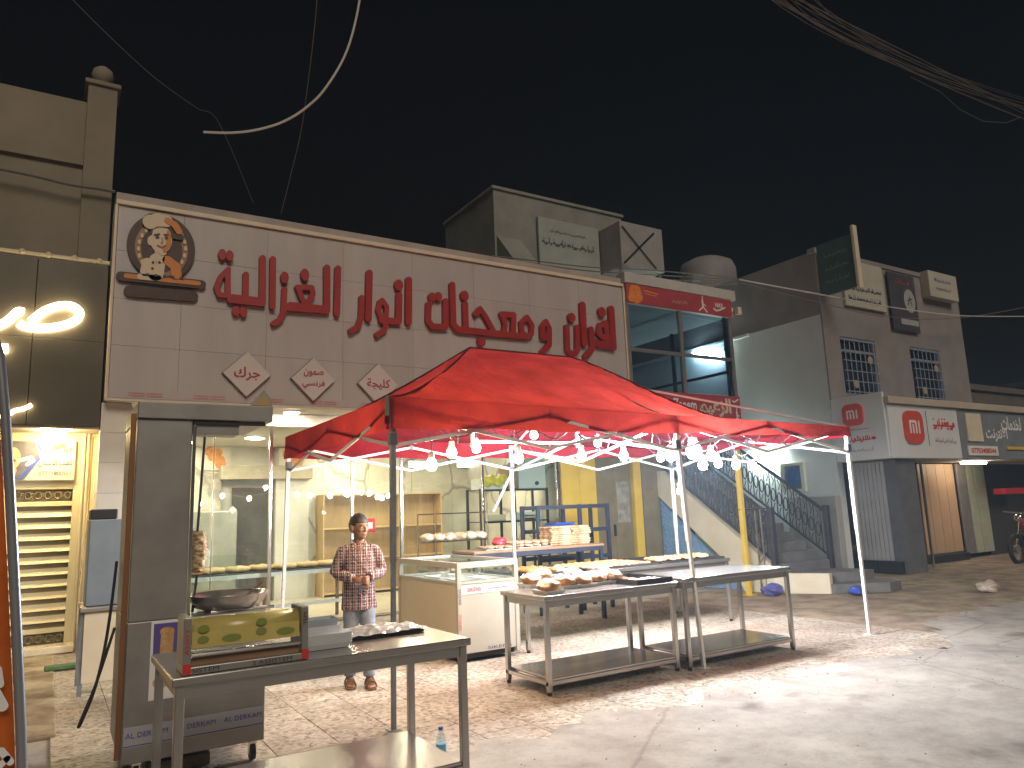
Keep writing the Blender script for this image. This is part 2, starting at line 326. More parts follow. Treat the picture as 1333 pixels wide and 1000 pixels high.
def ink_mb(items, Y, depth, cell=.012, axis='y'):
    vs, fs, rim = ink(items, cell); mb = MB(); n = len(vs)
    if axis == 'y': pts = [(x, Y-depth, z) for x, z in vs]+[(x, Y, z) for x, z in vs]
    else: pts = [(Y-depth, x, z) for x, z in vs]+[(Y, x, z) for x, z in vs]
    mb.add(pts, [tuple(f) for f in fs]+[(b, a, a+n, b+n) for a, b in rim]); return mb
# ---- writing
_AR = {0x627: (0xFE8D, 0), 0x628: (0xFE8F, 1), 0x629: (0xFE93, 0), 0x62A: (0xFE95, 1), 0x62C: (0xFE9D, 1), 0x62D: (0xFEA1, 1), 0x62E: (0xFEA5, 1), 0x62F: (0xFEA9, 0), 0x631: (0xFEAD, 0), 0x632: (0xFEAF, 0), 0x633: (0xFEB1, 1), 0x634: (0xFEB5, 1), 0x635: (0xFEB9, 1), 0x637: (0xFEC1, 1), 0x639: (0xFEC9, 1), 0x63A: (0xFECD, 1), 0x641: (0xFED1, 1), 0x642: (0xFED5, 1), 0x643: (0xFED9, 1), 0x644: (0xFEDD, 1), 0x645: (0xFEE1, 1), 0x646: (0xFEE5, 1), 0x647: (0xFEE9, 1), 0x648: (0xFEED, 0), 0x64A: (0xFEF1, 1)}
def arabic(s):
    out = []; i = 0; joined = False
    while i < len(s):
        c = ord(s[i])
        if c not in _AR: out.append(s[i]); joined = False; i += 1; continue
        if c == 0x644 and i+1 < len(s) and ord(s[i+1]) == 0x627:
            out.append(chr(0xFEFC if joined else 0xFEFB)); joined = False; i += 2; continue
        base, dual = _AR[c]; nxt = dual and i+1 < len(s) and ord(s[i+1]) in _AR
        form = (3 if nxt else 1) if joined else (2 if nxt else 0)
        out.append(chr(base+form)); joined = bool(nxt); i += 1
    return ''.join(reversed(out))
def text_geo(s, bold=0.0, res=2):
    cu = bpy.data.curves.new('t', 'FONT'); cu.body = arabic(s) if any(ord(c) > 0x600 for c in s) else s; cu.resolution_u = res; cu.offset = bold; cu.align_x = 'CENTER'
    o = bpy.data.objects.new('t', cu); COL.objects.link(o); dg = bpy.context.evaluated_depsgraph_get(); dg.update()
    ev = o.evaluated_get(dg); me = ev.to_mesh(); vs = [v.co.copy() for v in me.vertices]; fs = [tuple(p.vertices) for p in me.polygons]; ev.to_mesh_clear()
    bpy.data.objects.remove(o); bpy.data.curves.remove(cu)
    par = list(range(len(vs)))
    def find(a):
        while par[a] != a: par[a] = par[par[a]]; a = par[a]
        return a
    for f in fs:
        for k in f[1:]: par[find(k)] = find(f[0])
    ids = {}; lay = [ids.setdefault(find(i), len(ids)) % 7 for i in range(len(vs))]
    return vs, fs, lay
def text_mb(s, c, w, h, right=(1, 0, 0), up=(0, 0, 1), nrm=(0, -1, 0), bold=0.0, gap=.003, mb=None):
    vs, fs, lay = text_geo(s, bold); mb = mb or MB(); R, U, N, C = Vector(right), Vector(up), Vector(nrm), Vector(c)
    x0 = min(v.x for v in vs); x1 = max(v.x for v in vs); y0 = min(v.y for v in vs); y1 = max(v.y for v in vs)
    kx = w/(x1-x0); ky = h/(y1-y0)
    mb.add([C+R*((v.x-(x0+x1)/2)*kx)+U*((v.y-(y0+y1)/2)*ky)+N*(gap+lay[i]*.0004) for i, v in enumerate(vs)], fs); return mb

def squig_mb(seed, c, w, h, right=(1, 0, 0), up=(0, 0, 1), nrm=(0, -1, 0), bold=0.0):
    # writing too blurred to read: a run of joined strokes, teeth and dots
    rr = random.Random(seed); it = []; x = 0.0; asp = w/h; th = .10+bold*2; base = 0.0
    while x < asp-.3:
        n = rr.randint(2, 4); x0 = x; pts = [(x, base)]
        for _ in range(n):
            d = rr.uniform(.16, .34); k = rr.random()
            if k < .35: it.append(([(x+d*.5, base), (x+d*.5, base+rr.uniform(.35, .8))], th))
            elif k < .7: it.append(([(x, base), (x+d*.3, base+.3), (x+d*.8, base+.25), (x+d, base)], th))
            else: it.append(([(x+d, base), (x+d*.7, base-.22), (x+d*.1, base-.3)], th))
            if rr.random() < .4: it.append(('e', x+d*.5, base+rr.choice((-.25, .62)), th*.6, th*.6))
            x += d; pts.append((x, base))
        it.append((pts, th)); x += rr.uniform(.12, .22)
    vs, fs, _ = ink(it, .045); mb = MB(); R, U, N, C = Vector(right), Vector(up), Vector(nrm), Vector(c)
    x0 = min(v[0] for v in vs); x1 = max(v[0] for v in vs); y0 = min(v[1] for v in vs); y1 = max(v[1] for v in vs)
    mb.add([C+R*((v[0]-(x0+x1)/2)*w/(x1-x0))+U*((v[1]-(y0+y1)/2)*h/(y1-y0))+N*.003 for v in vs], [tuple(f) for f in fs]); return mb

# shared materials
STEEL = M('brushed_steel', (.46, .44, .415), (.52, .50, .475), sc=1.6, rough=.23, metal=.88, rvar=.03)
STEELD = M('steel_panel', (.30, .285, .27), (.38, .36, .34), sc=3, rough=.45, metal=.65, rvar=.08)
CHROME = M('polished_aluminium', (.72, .70, .66), rough=.2, metal=1)
GREYPOLE = M('grey_painted_pole', (.20, .22, .24), (.28, .30, .32), sc=8, rough=.45, metal=.3)
WPOLE = M('white_painted_steel', (.62, .60, .58), (.72, .71, .69), sc=9, rough=.45)
BLACK = M('black_plastic', (.02, .02, .022), rough=.5)
DARK = M('dark_interior', (.035, .033, .032), rough=.9)
WHITE = M('white_panel', (.72, .70, .66), (.80, .78, .75), sc=2, rough=.5)
CREAM = M('cream_paint', (.62, .55, .40), (.72, .65, .50), sc=2.2, rough=.6, bump=.1)
RED = M('red_sign_plastic', (.30, .018, .016), (.36, .028, .024), sc=3, rough=.45)
INKRED = M('red_print', (.55, .03, .03), rough=.6)
INKBLUE = M('blue_print', (.05, .08, .35), rough=.6)
INKDARK = M('dark_print', (.04, .04, .06), rough=.6)
INKWHITE = M('white_print', (.75, .75, .74), rough=.6)
NAVY = M('navy_painted_steel', (.018, .024, .045), (.03, .038, .06), sc=5, rough=.5)
YELLOW = M('yellow_paint', (.62, .42, .05), (.70, .50, .08), sc=2.5, rough=.55, bump=.08)
OLIVE = M('olive_sheet_metal', (.20, .165, .09), (.27, .23, .14), sc=2.5, rough=.5, metal=.2, bump=.1)
GLASS = glass('window_glass'); FILM = glass('cling_film', (.96, .97, .98), .25)
# ================================================================ ground
g = MB(); g.add([(-60, -30, -.012), (110, -30, -.012), (110, 90, -.012), (-60, 90, -.012)], [(0, 1, 2, 3)])
struct(g, 'ground', concrete_ground())
pv = MB(); pv.add([(8.62, 4.9, -.006), (40, 4.9, -.006), (40, 9.9, -.006), (8.62, 9.9, -.006)], [(0, 1, 2, 3)])
struct(pv, 'pavement', pavers())
ro_ = MB(); R5 = random.Random(9); top = []; y_ = 0
for k in range(420):
    x = -1.0+k*.08; base = 4.68 if x < 8.2 else min(5.6, 4.68+(x-8.2)*.55)
    y_ = .8*y_+.2*R5.uniform(-.55, .55); top.append((x, base+y_+.06*math.sin(x*2.3)+.05*math.sin(x*5.1+1)+R5.uniform(-.025, .025)))
ro_.add([(x, 2.6, -.0119) for x, y in top]+[(x, y, .0045) for x, y in top], [(k, k+1, k+421, k+420) for k in range(419)])
struct(ro_, 'road', MATS['road_concrete'])
TZ = terrazzo()
bed = MB(); bed.add([(.16, 4.45, -.008), (8.62, 4.45, -.008), (8.62, 11.4, -.008), (.16, 11.4, -.008)], [(0, 1, 2, 3)])
terr = struct(bed, 'terrace', M('grey_grout', (.16, .14, .12), (.22, .20, .17), sc=8, rough=.9))
TS = .43
cells = []
for i in range(20):
    for j in range(16):
        x = .10+i*TS; y = 4.46+j*TS
        if x+TS > 8.75 or (i == 0 and j < 3): continue
        cells.append((x, y))
cells.sort(key=lambda c: math.hypot(c[0]+.2-1.5, c[1]))
tme = MB().bbox(.002, TS-.002, .002, TS-.002, -.03, 0, .003).mesh('tile', TZ)
for x, y in cells[:300]:
    o = bpy.data.objects.new('tile', tme); COL.objects.link(o); o.parent = terr
    o.location = (x, y, random.uniform(0, .0016)); o.rotation_euler = (random.uniform(-.0012, .0012), random.uniform(-.0012, .0012), 0)
rest = MB()
for x, y in cells[300:]: rest.box(x+.002, x+TS-.002, y+.002, y+TS-.002, -.03, 0)
ro = rest.build('far_tiles', TZ, terr); ro['kind'] = 'stuff'
# dirty step before the gate
st = MB(); st.bbox(-3.0, .14, 6.9, 11.45, -.05, .012, .01)
struct(st, 'path', M('muddy_screed', (.20, .14, .08), (.46, .38, .26), sc=1.7, rough=.85, bump=.5, bsc=14, lo=.4, hi=.6, det=10))

# ================================================================ bakery building
B = thing('bakery_building', (5, 11.5, 0), 'single storey bakery with glass front, marble interior and wide pale fascia', 'building')
PLAST = M('pale_plaster', (.55, .52, .46), (.68, .65, .58), sc=1.5, rough=.7, bump=.15, bsc=20)
TILEW = M('glazed_wall_tile', (.66, .62, .54), (.74, .70, .62), sc=1.2, rough=.3)
for k in range(8):
    z0 = .0+k*.395
    MB().bbox(.50, .86, 10.95, 11.62, z0+.002, z0+.392, .003).build('pillar_tile', TILEW, B)
MB().box(.51, .85, 10.96, 11.6, 0, 3.15).build('pillar', PLAST, B)
MB().box(.55, .80, 11.62, 15.3, 0, 3.05).build('side_wall', PLAST, B)
MAR = marble()
for k in range(8):
    x0 = .8+k*1.0
    if k == 2: continue
    MB().bbox(x0+.003, x0+.997, 15.2, 15.28, 0, 3.0, .004).build('marble_panel', MAR, B)
MB().box(2.803, 3.797, 15.2, 15.28, 2.55, 3.0).build('marble_panel', MAR, B)
MB().box(.8, 8.8, 15.285, 15.36, 0, 3.05).build('back_wall', PLAST, B)
MB().bbox(3.79, 4.45, 15.02, 15.19, 0, 2.9, .01).build('column', PLAST, B)
MB().bbox(2.75, 4.5, 14.9, 15.18, 2.35, 2.62, .01).build('lintel', M('rough_lintel', (.40, .34, .25), (.55, .49, .38), sc=3, rough=.9, bump=.4), B)
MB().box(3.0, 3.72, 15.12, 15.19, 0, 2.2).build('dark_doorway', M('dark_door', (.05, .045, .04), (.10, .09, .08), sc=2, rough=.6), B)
MB().box(8.2, 8.3, 11.6, 15.2, 0, 3.0).build('side_wall', MAR, B)
MB().box(.8, 8.3, 11.45, 15.2, .002, .014).build('floor', M('shop_floor', (.50, .43, .32), (.60, .53, .42), sc=2, rough=.35), B)
CEIL = M('ceiling_white', (.70, .66, .58), (.76, .72, .65), sc=1.2, rough=.6)
MB().box(.8, 8.3, 11.55, 15.2, 3.0, 3.06).build('ceiling', CEIL, B)
MB().box(.55, 9.44, 10.83, 11.5, 3.165, 3.20).build('soffit', CEIL, B)
MB().box(.86, 10.6, 11.44, 11.54, 2.97, 3.16).build('header_beam', WHITE, B)
MB().box(.55, 9.44, 11.3, 15.4, 3.25, 5.85).build('upper_wall', M('rough_block_wall', (.16, .14, .12), (.24, .21, .18), sc=2, rough=.9, bump=.3), B)
mull = [.90, 2.0, 2.82, 4.1, 4.95, 6.5, 8.12]
for x in mull:
    wd = .025 if x in (2.82, 4.95, 8.12) else (.006 if x == 2.0 else .02)
    MB().bbox(x-wd, x+wd, 11.46, 11.52, 0, 2.97, .004).build('mullion', CHROME, B)
for a, b in zip(mull[:-1], mull[1:]):
    p = MB().box(a+.03, b-.03, 11.485, 11.493, .03, 2.96).build('glass_pane', GLASS, B)
    if a == 4.1:
        MB().tube([(4.2, 11.43, .85), (4.2, 11.43, 1.45)], .014).build('door_handle', CHROME, p)
        MB().box(4.28, 4.48, 11.474, 11.48, 1.30, 1.52).build('sticker', INKRED, p, label='red and white square push sticker')
        MB().box(4.32, 4.44, 11.469, 11.473, 1.36, 1.46).build('sticker_print', INKWHITE, p)
    MB().box(a+.03, b-.03, 11.47, 11.51, .002, .03).build('bottom_rail', CHROME, B)
for zc in (2.37, 1.9, 1.35): pass
MB().add([(2.28-.06, 11.47, 1.72), (2.28, 11.47, 1.66), (2.28+.06, 11.47, 1.72), (2.28, 11.47, 1.78)], [(0, 1, 2, 3)]).build('diamond_sticker', INKWHITE, B)
# right end: painted panels and door
Yp = 11.45
for a, b, m in ((8.2, 8.62, YELLOW), (8.625, 9.02, YELLOW), (10.2, 10.62, OLIVE)):
    MB().bbox(a, b, Yp, Yp+.06, 0, 2.97, .006).build('sheet_panel', m, B)
d = MB().bbox(9.03, 9.46, Yp+.01, Yp+.05, .02, 2.9, .005).build('door', OLIVE, B); MB().bbox(9.40, 9.43, Yp-.05, Yp+.008, 1.0, 1.22, .006).build('handle', BLACK, d)
d = MB().bbox(9.465, 9.90, Yp+.01, Yp+.05, .02, 2.9, .005).build('door', OLIVE, B)
MB().box(9.52, 9.84, Yp+.002, Yp+.008, 1.25, 2.05).build('worn_patch', M('scuffed_metal', (.25, .23, .18), (.45, .44, .40), sc=7, rough=.5, metal=.3), d)
MB().bbox(9.93, 10.13, Yp-.06, Yp+.06, 0, 2.97, .01).build('post', YELLOW, B)
for x in (10.63, 10.95, 11.3): MB().bbox(x, x+.30, Yp+.02, Yp+.07, 0, 2.97, .006).build('sheet_panel', OLIVE, B)
# interior posters
def poster(name, px0, px1, py0, py1, Y, label, seed):
    a = aty(px0, py0, Y); b = aty(px1, py1, Y); t = thing(name, ((a.x+b.x)/2, Y, min(a.z, b.z)), label, 'poster', 'food posters in the bakery')
    MB().box(a.x, b.x, Y-.02, Y, b.z, a.z).build('sheet', M('poster_white', (.7, .62, .5), rough=.5), t)
    rr = random.Random(seed); it = []
    OR = M('poster_orange', (.55, .17, .03), (.75, .38, .10), sc=14, rough=.5)
    mb = MB()
    for k in range(7):
        cx = a.x+(b.x-a.x)*rr.uniform(.25, .75); cz = b.z+(a.z-b.z)*rr.uniform(.22, .78); r = (b.x-a.x)*rr.uniform(.13, .2)
        mb.lathe((0, 0, 0), [(.001, 0), (r, .002)], 14); n = 28
        for i in range(len(mb.v)-n, len(mb.v)): x, y, z = mb.v[i]; mb.v[i] = (cx+x, Y-.022-k*.0007-z*.1, cz+y)
    mb.build('food_print', OR, t)
poster('food_poster', 262, 300, 577, 612, 15.17, 'poster of round orange fried pastries, behind the left glass pane', 1)
poster('food_poster', 363, 405, 583, 611, 15.0, 'poster of golden pastries on the wall above the dark doorway', 2)
# interior lamps
LAMP = EM('ceiling_lamp_glow', (1.0, .88, .66), 150)
def downlight(x, y, z, label, r=.12):
    t = thing('ceiling_lamp', (x, y, z), label, 'lamp', 'round ceiling lamps of the bakery')
    MB().lathe((x, y, z-.022), [(r, 0), (r, .022)], 20).build('diffuser', LAMP, t); MB().lathe((x, y, z-.014), [(r+.001, 0), (r+.03, 0), (r+.03, .014), (r+.001, .014)], 20).build('rim', WHITE, t)
for x, y in ((1.6, 12.6), (3.0, 13.4), (4.6, 12.8), (6.0, 13.6), (7.4, 12.7), (5.2, 14.5), (2.0, 14.4)): downlight(x, y, 3.0, 'round glowing lamp in the bakery ceiling behind the glass', .15)
for x in (1.7, 3.05, 4.1): downlight(x, 11.2, 3.165, 'round glowing lamp in the soffit under the bakery fascia', .10)
WL = EM('led_panel_glow', (1, .97, .9), 9)
for x0, x1 in ((545-14, 545+14), (594, 619)):
    a = aty(x0, 600, 15.1); b = aty(x1, 609, 15.1)
    t = thing('wall_lamp', ((a.x+b.x)/2, 15.15, b.z), 'white glowing light box high on the marble wall', 'lamp', 'light boxes on the marble wall')
    MB().bbox(a.x, b.x, 15.08, 15.14, b.z, a.z, .008).build('housing', WHITE, t); MB().box(a.x+.015, b.x-.015, 15.07, 15.078, b.z+.015, a.z-.015).build('diffuser', WL, t)
# ================================================================ fascia sign
S = thing('shop_sign', (5, 10.8, 3.16), 'wide pale pink panelled fascia sign with large red raised Arabic lettering', 'sign')
PANEL = M('fascia_panel', (.41, .375, .36), (.48, .445, .43), sc=1.6, rough=.4, bump=.04, bsc=3, rand=.03, stretch=(1.6, 1, .22), lo=.3, hi=.7)
xs = [.56, 1.39, 2.55, 3.71, 4.89, 6.05, 7.2, 8.35, 9.42]; zs = [3.2, 3.91, 4.55, 5.22, 5.86]
for a, b in zip(xs[:-1], xs[1:]):
    for c, d in zip(zs[:-1], zs[1:]): MB().bbox(a+.0015, b-.0015, 10.80, 10.84, c+.0015, d-.0015, .0015).build('panel', PANEL, S)
MB().box(.56, 9.42, 10.842, 11.25, 3.2, 5.86).build('backing', M('fascia_backing', (.36, .32, .29), rough=.8), S)
TRIM = M('cream_trim', (.62, .52, .38), (.70, .60, .46), sc=4, rough=.45)
MB().bbox(.53, 9.45, 10.76, 11.25, 5.865, 5.93, .008).build('top_trim', TRIM, S)
MB().bbox(.53, 9.45, 10.84, 11.4, 5.932, 6.06, .006).build('coping', M('coping_grey', (.33, .29, .26), (.42, .37, .33), sc=3, rough=.8), S)
MB().bbox(.52, .555, 10.77, 11.25, 3.18, 5.863, .006).build('side_trim', TRIM, S); MB().bbox(9.425, 9.46, 10.77, 11.25, 3.18, 5.863, .006).build('side_trim', TRIM, S)
MB().bbox(.53, 9.45, 10.775, 10.84, 3.165, 3.196, .004).build('bottom_trim', TRIM, S)
MB().box(.56, 9.42, 10.796, 10.799, 3.205, 3.32).build('protective_tape', M('tape_film', (.46, .40, .39), rough=.35), S)
mb = MB()
for k in range(11):
    for dz in (0, -.035): text_mb('TABARK TABARK', (1.0+k*.8, 10.796, 3.275+dz), .42, .022, mb=mb)
mb.build('tape_lettering', INKRED, S)
# traced raised letters
def z3(p): return (260+p[0]/4.443, 310+p[1]/4.443)
def z4(p): return (540+p[0]/4.76, 340+p[1]/4.76)
def onsign(p, zf): q = zf(p); v = aty(q[0], q[1], 10.76); return (v.x, v.z)
def letters(zf, comps, zoom):
    for comp in comps:
        it = []
        for s in comp:
            if s[0] == 'e':
                c = onsign((s[1], s[2]), zf); r = onsign((s[1]+s[3], s[2]), zf); t = onsign((s[1], s[2]-s[4]), zf)
                it.append(('e', c[0], c[1], abs(r[0]-c[0]), abs(t[1]-c[1])))
            else:
                pts = [onsign(p, zf) for p in s[0]]; m = s[0][0]
                it.append((pts, .88*abs(onsign((m[0]+s[1], m[1]), zf)[0]-onsign(m, zf)[0])))
        ink_mb(it, 10.797, .075, .0125).build('letter', RED, S)
letters(z3, [
 [([(797, 180), (790, 438)], 40)],
 [([(733, 175), (733, 422), (505, 404)], 42), ([(733, 410), (520, 388)], 34), ([(562, 288), (645, 290), (652, 325), (618, 390)], 36), ([(566, 290), (585, 345), (612, 392)], 34),
  ([(488, 300), (482, 430), (462, 474), (425, 496)], 36)],
 [('e', 605, 215, 24, 34)], [('e', 488, 232, 23, 34)],
 [([(421, 125), (418, 400)], 40)],
 [([(362, 120), (360, 380), (175, 360)], 42), ([(355, 365), (190, 345)], 40), ([(265, 215), (262, 360)], 40), ([(163, 185), (118, 228), (94, 288), (112, 332), (162, 335), (160, 190)], 36)],
 [('e', 128, 98, 23, 31)], [('e', 171, 106, 23, 31)], [('e', 208, 424, 23, 28)], [('e', 250, 430, 23, 29)],
 [([(1206, 245), (1204, 490)], 40)],
 [([(1150, 335), (1147, 485), (1050, 478)], 40), ([(1052, 362), (1078, 400), (1076, 450), (1048, 470), (1028, 420), (1040, 370)], 30), ([(1072, 450), (1068, 530), (1022, 562)], 32)],
 [('e', 1147, 275, 24, 32)],
 [([(978, 205), (972, 468)], 42)],
 [([(934, 348), (930, 460), (912, 515), (872, 538)], 35)]], 1)
letters(z4, [
 [([(82, 270), (79, 372), (104, 408), (188, 410), (186, 250)], 38)], [('e', 102, 226, 22, 27)], [('e', 142, 222, 22, 27)],
 [([(228, 150), (235, 395), (262, 425), (470, 448), (690, 470)], 40), ([(308, 270), (312, 420)], 38), ([(372, 330), (400, 298), (436, 350), (482, 435)], 34),
  ([(535, 332), (608, 336), (604, 440)], 36), ([(540, 335), (556, 400), (548, 440)], 32), ([(690, 350), (722, 400), (718, 455), (690, 470), (660, 440), (656, 385), (690, 352)], 30)],
 [('e', 304, 218, 24, 32)], [('e', 409, 502, 24, 31)],
 [([(808, 376), (830, 420), (818, 480), (786, 470), (784, 410), (806, 378)], 30), ([(828, 430), (828, 520), (786, 566)], 34)],
 [([(1212, 300), (1226, 535)], 40)],
 [([(1200, 525), (1110, 512)], 40), ([(1178, 385), (1190, 520)], 32), ([(1178, 390), (1142, 400), (1132, 450), (1160, 475), (1190, 470)], 30), ([(1088, 425), (1096, 540), (1054, 594)], 34)], [('e', 1154, 318, 23, 30)],
 [([(1034, 275), (1046, 512)], 40)],
 [([(938, 410), (942, 555), (972, 586), (1004, 555), (1002, 412)], 32)], [('e', 967, 352, 22, 29)]], 1)
def traced_emblem():
    t = thing('chef_emblem', (1.15, 10.78, 4.6), 'round brown bakery emblem with a smiling chef above an orange ribbon', 'emblem')
    BR = M('emblem_brown', (.045, .022, .014), (.07, .035, .02), sc=9, rough=.5); OR = M('emblem_orange', (.55, .20, .04), rough=.5); CRM = M('emblem_cream', (.62, .50, .36), rough=.5); MID = M('emblem_tan', (.30, .17, .09), rough=.5)
    def q(x, y): v = aty(150+x/7.69, 270+y/7.69, 10.76); return (v.x, v.z)
    def it(*ss):
        o = []
        for s in ss:
            if s[0] == 'e': c = q(s[1], s[2]); o.append(('e', c[0], c[1], abs(q(s[1]+s[3], s[2])[0]-c[0]), abs(q(s[1], s[2]+s[4])[1]-c[1])))
            else: o.append(([q(*p) for p in s[0]], abs(q(s[1], 0)[0]-q(0, 0)[0])))
        return o
    def lay(name, mat, y, *ss): ink_mb(it(*ss), y, .006, .006).build(name, mat, t)
    ink_mb(it(('e', 465, 400, 335, 330), ('e', 400, 180, 140, 120), ([(150, 840), (770, 890)], 130)), 10.797, .05, .012).build('badge', BR, t)
    ink_mb(it(([(60, 690), (860, 775)], 105)), 10.797, .055, .012).build('ribbon_edge', BR, t)
    lay('ring', MID, 10.746, ('e', 465, 420, 262, 275)); lay('inner_disc', BR, 10.739, ('e', 465, 425, 205, 225))
    for k in range(22):
        an = math.radians(100+k*16) if k < 11 else math.radians(80-(k-11)*16)
        if -.95 < math.sin(an) < .75: lay('wheat_ear', CRM, 10.735, ('e', 465+235*math.cos(an), 420-248*math.sin(an), 16, 24))
    lay('ribbon', OR, 10.740, ([(110, 690), (830, 765)], 55)); lay('ribbon_light', CRM, 10.733, ([(250, 700), (430, 715)], 70))
    lay('jacket', CRM, 10.733, ([(320, 560), (300, 650)], 110), ([(420, 540), (400, 670)], 170)); lay('jacket_shade', OR, 10.727, ([(520, 540), (600, 600), (610, 680)], 110))
    lay('neck', CRM, 10.727, ([(445, 440), (440, 520)], 110))
    lay('face', CRM, 10.720, ('e', 455, 330, 110, 145), ([(450, 420), (470, 455)], 90), ('e', 345, 345, 26, 45)); lay('face_shade', OR, 10.713, ([(535, 260), (530, 380), (495, 440)], 52))
    lay('hair', BR, 10.712, ([(585, 300), (650, 310)], 70), ([(352, 280), (365, 220), (440, 195), (540, 215), (570, 290)], 24))
    lay('hat', CRM, 10.706, ('e', 345, 160, 75, 70), ('e', 430, 135, 90, 60), ('e', 500, 150, 70, 60), ([(350, 200), (420, 185), (520, 190)], 50)); lay('hat_shade', OR, 10.699, ([(520, 150), (590, 190), (630, 255)], 75))
    lay('eyebrow', BR, 10.707, ([(385, 285), (440, 280)], 12), ([(485, 285), (530, 290)], 12)); lay('eyes', BR, 10.707, ('e', 417, 310, 20, 14), ('e', 508, 318, 18, 14)); lay('nose', MID, 10.707, ([(462, 320), (470, 362), (455, 366)], 9)); lay('mouth', MID, 10.707, ([(418, 392), (460, 412), (505, 392)], 14)); lay('buttons', BR, 10.726, ('e', 375, 560, 14, 14), ('e', 370, 620, 14, 14), ('e', 440, 560, 14, 14))
    for k in range(5): lay('ribbon_mark', BR, 10.726, ('e', 320+k*85, 680+k*9, 18, 13))
traced_emblem()
PLQ = M('plaque_white', (.58, .52, .48), rough=.4)
def plaque(px, py, lines, label):
    c = aty(px, py, 10.74); r = .325; t = thing('diamond_plaque', (c.x, 10.74, c.z-r), label, 'sign', 'diamond plaques under the big lettering')
    MB().prism([(c.x-r, c.z), (c.x, c.z-r), (c.x+r, c.z), (c.x, c.z+r)], 10.73, 10.77).build('plate', PLQ, t)
    MB().prism([(c.x-r-.012, c.z), (c.x, c.z-r-.012), (c.x+r+.012, c.z), (c.x, c.z+r+.012)], 10.772, 10.798).build('edge', M('plaque_edge', (.20, .16, .13), rough=.6), t)
    for s, w_, h_, dz in lines: text_mb(s, (c.x, 10.73, c.z+dz), w_, h_, bold=.018).build('lettering', RED, t)
plaque(321.5, 487, [('جرك', .36, .20, 0)], 'diamond plaque with one short red word, first after the chef emblem')
plaque(408, 494, [('صمون', .30, .12, .09), ('فرنسي', .34, .13, -.08)], 'diamond plaque with two lines of red writing')
plaque(492.5, 500.5, [('كليجة', .38, .17, 0)], 'diamond plaque with one red word, beside the two-line plaque')
plaque(577, 507, [], 'plain diamond plaque half hidden behind the red canopy peak')

# ================================================================ building with the louvred gate
C = thing('clinic_building', (-1, 11.5, 0), 'tan two storey building with dark cladding above a yellow-lit louvred gate', 'building')
TAN = M('tan_render', (.20, .17, .125), (.25, .215, .16), sc=1.2, rough=.85, bump=.2, bsc=25)
MB().box(-7, .12, 11.5, 13.5, 5.0, 7.62).build('upper_wall', TAN, C)
MB().bbox(.122, .50, 11.42, 11.9, 2.9, 7.88, .01).build('pilaster', TAN, C)
MB().bbox(.08, .54, 11.38, 11.94, 7.882, 7.95, .01).build('pilaster_cap', TAN, C)
MB().lathe((.30, 11.62, 7.95), [(.06, 0), (.05, .03), (.12, .10), (.15, .19), (.13, .28), (.06, .34), (.01, .36)], 16).build('ball_finial', TAN, C, True)
MB().box(-7, .12, 11.44, 11.497, 6.62, 6.70).build('string_course', TAN, C)
GCL = M('dark_composite_cladding', (.075, .062, .045), (.095, .08, .06), sc=2, rough=.42, metal=.2)
for a, b in ((-3.2, -2.1), (-2.1, -1.25), (-1.25, -.31), (-.31, .49)):
    for c_, d_ in ((2.83, 3.95), (3.95, 5.0)): MB().bbox(a+.004, b-.004, 10.9, 10.94, c_+.002, d_-.002, .003).build('cladding_panel', GCL, C)
MB().box(-3.2, .488, 10.945, 11.495, 2.86, 5.0).build('cladding_core', DARK, C)
MB().box(-3.2, .488, 10.94, 11.5, 2.80, 2.828).build('soffit', CEIL, C)
ROPE = M('cream_moulding', (.60, .52, .36), rough=.5); mb = MB().tube([(-3.2, 10.92, 5.05), (.50, 10.92, 5.05)], .032, 8)
for k in range(13): mb.ball((-3.1+k*.29, 10.90, 5.06), .045, 1)
mb.build('rope_moulding', ROPE, C)
YW = M('gate_surround', (.66, .58, .38), (.74, .66, .46), sc=2, rough=.6, bump=.1)
MB().box(-3.2, -.52, 11.5, 11.6, 0, 2.8).build('wall', YW, C); MB().box(.34, .51, 11.5, 11.6, 0, 2.8).build('wall', YW, C); MB().box(-.52, .34, 11.5, 11.6, 2.12, 2.8).build('wall', YW, C)
for x in (.352, .40): MB().tube([(x, 11.48, 0), (x, 11.48, 2.8)], .018, 8).build('conduit', YW, C)
GT = M('gate_cream_paint', (.68, .60, .36), (.74, .66, .42), sc=4, rough=.4)
gate = MB().box(-.52, .34, 11.57, 11.6, .02, 2.12).build('gate', M('gate_back', (.30, .26, .16), rough=.7), C, label='cream louvred metal gate with curl ornament bands')
fr = MB()
for a, b, c_, d_ in ((-.52, -.43, .02, 2.12), (.25, .34, .02, 2.12), (-.43, .25, .02, .10), (-.43, .25, 1.84, 1.90), (-.43, .25, 2.06, 2.12), (-.43, .25, .24, .30)): fr.bbox(a, b, 11.50, 11.545, c_, d_, .004)
fr.build('gate_frame', GT, gate)
slat = None
for k in range(10):
    z = .40+k*.148
    if slat is None: slat = MB().add([(-.43, 11.505, -.035), (.25, 11.505, -.035), (.25, 11.565, .045), (-.43, 11.565, .045), (-.43, 11.497, -.03), (.25, 11.497, -.03), (.25, 11.557, .052), (-.43, 11.557, .052)], [(0, 3, 2, 1), (4, 5, 6, 7), (0, 1, 5, 4), (1, 2, 6, 5), (2, 3, 7, 6), (3, 0, 4, 7)]).mesh('slat', GT, worldloc(C))
    o = bpy.data.objects.new('slat', slat); COL.objects.link(o); o.parent = gate; o.location = (0, 0, z)
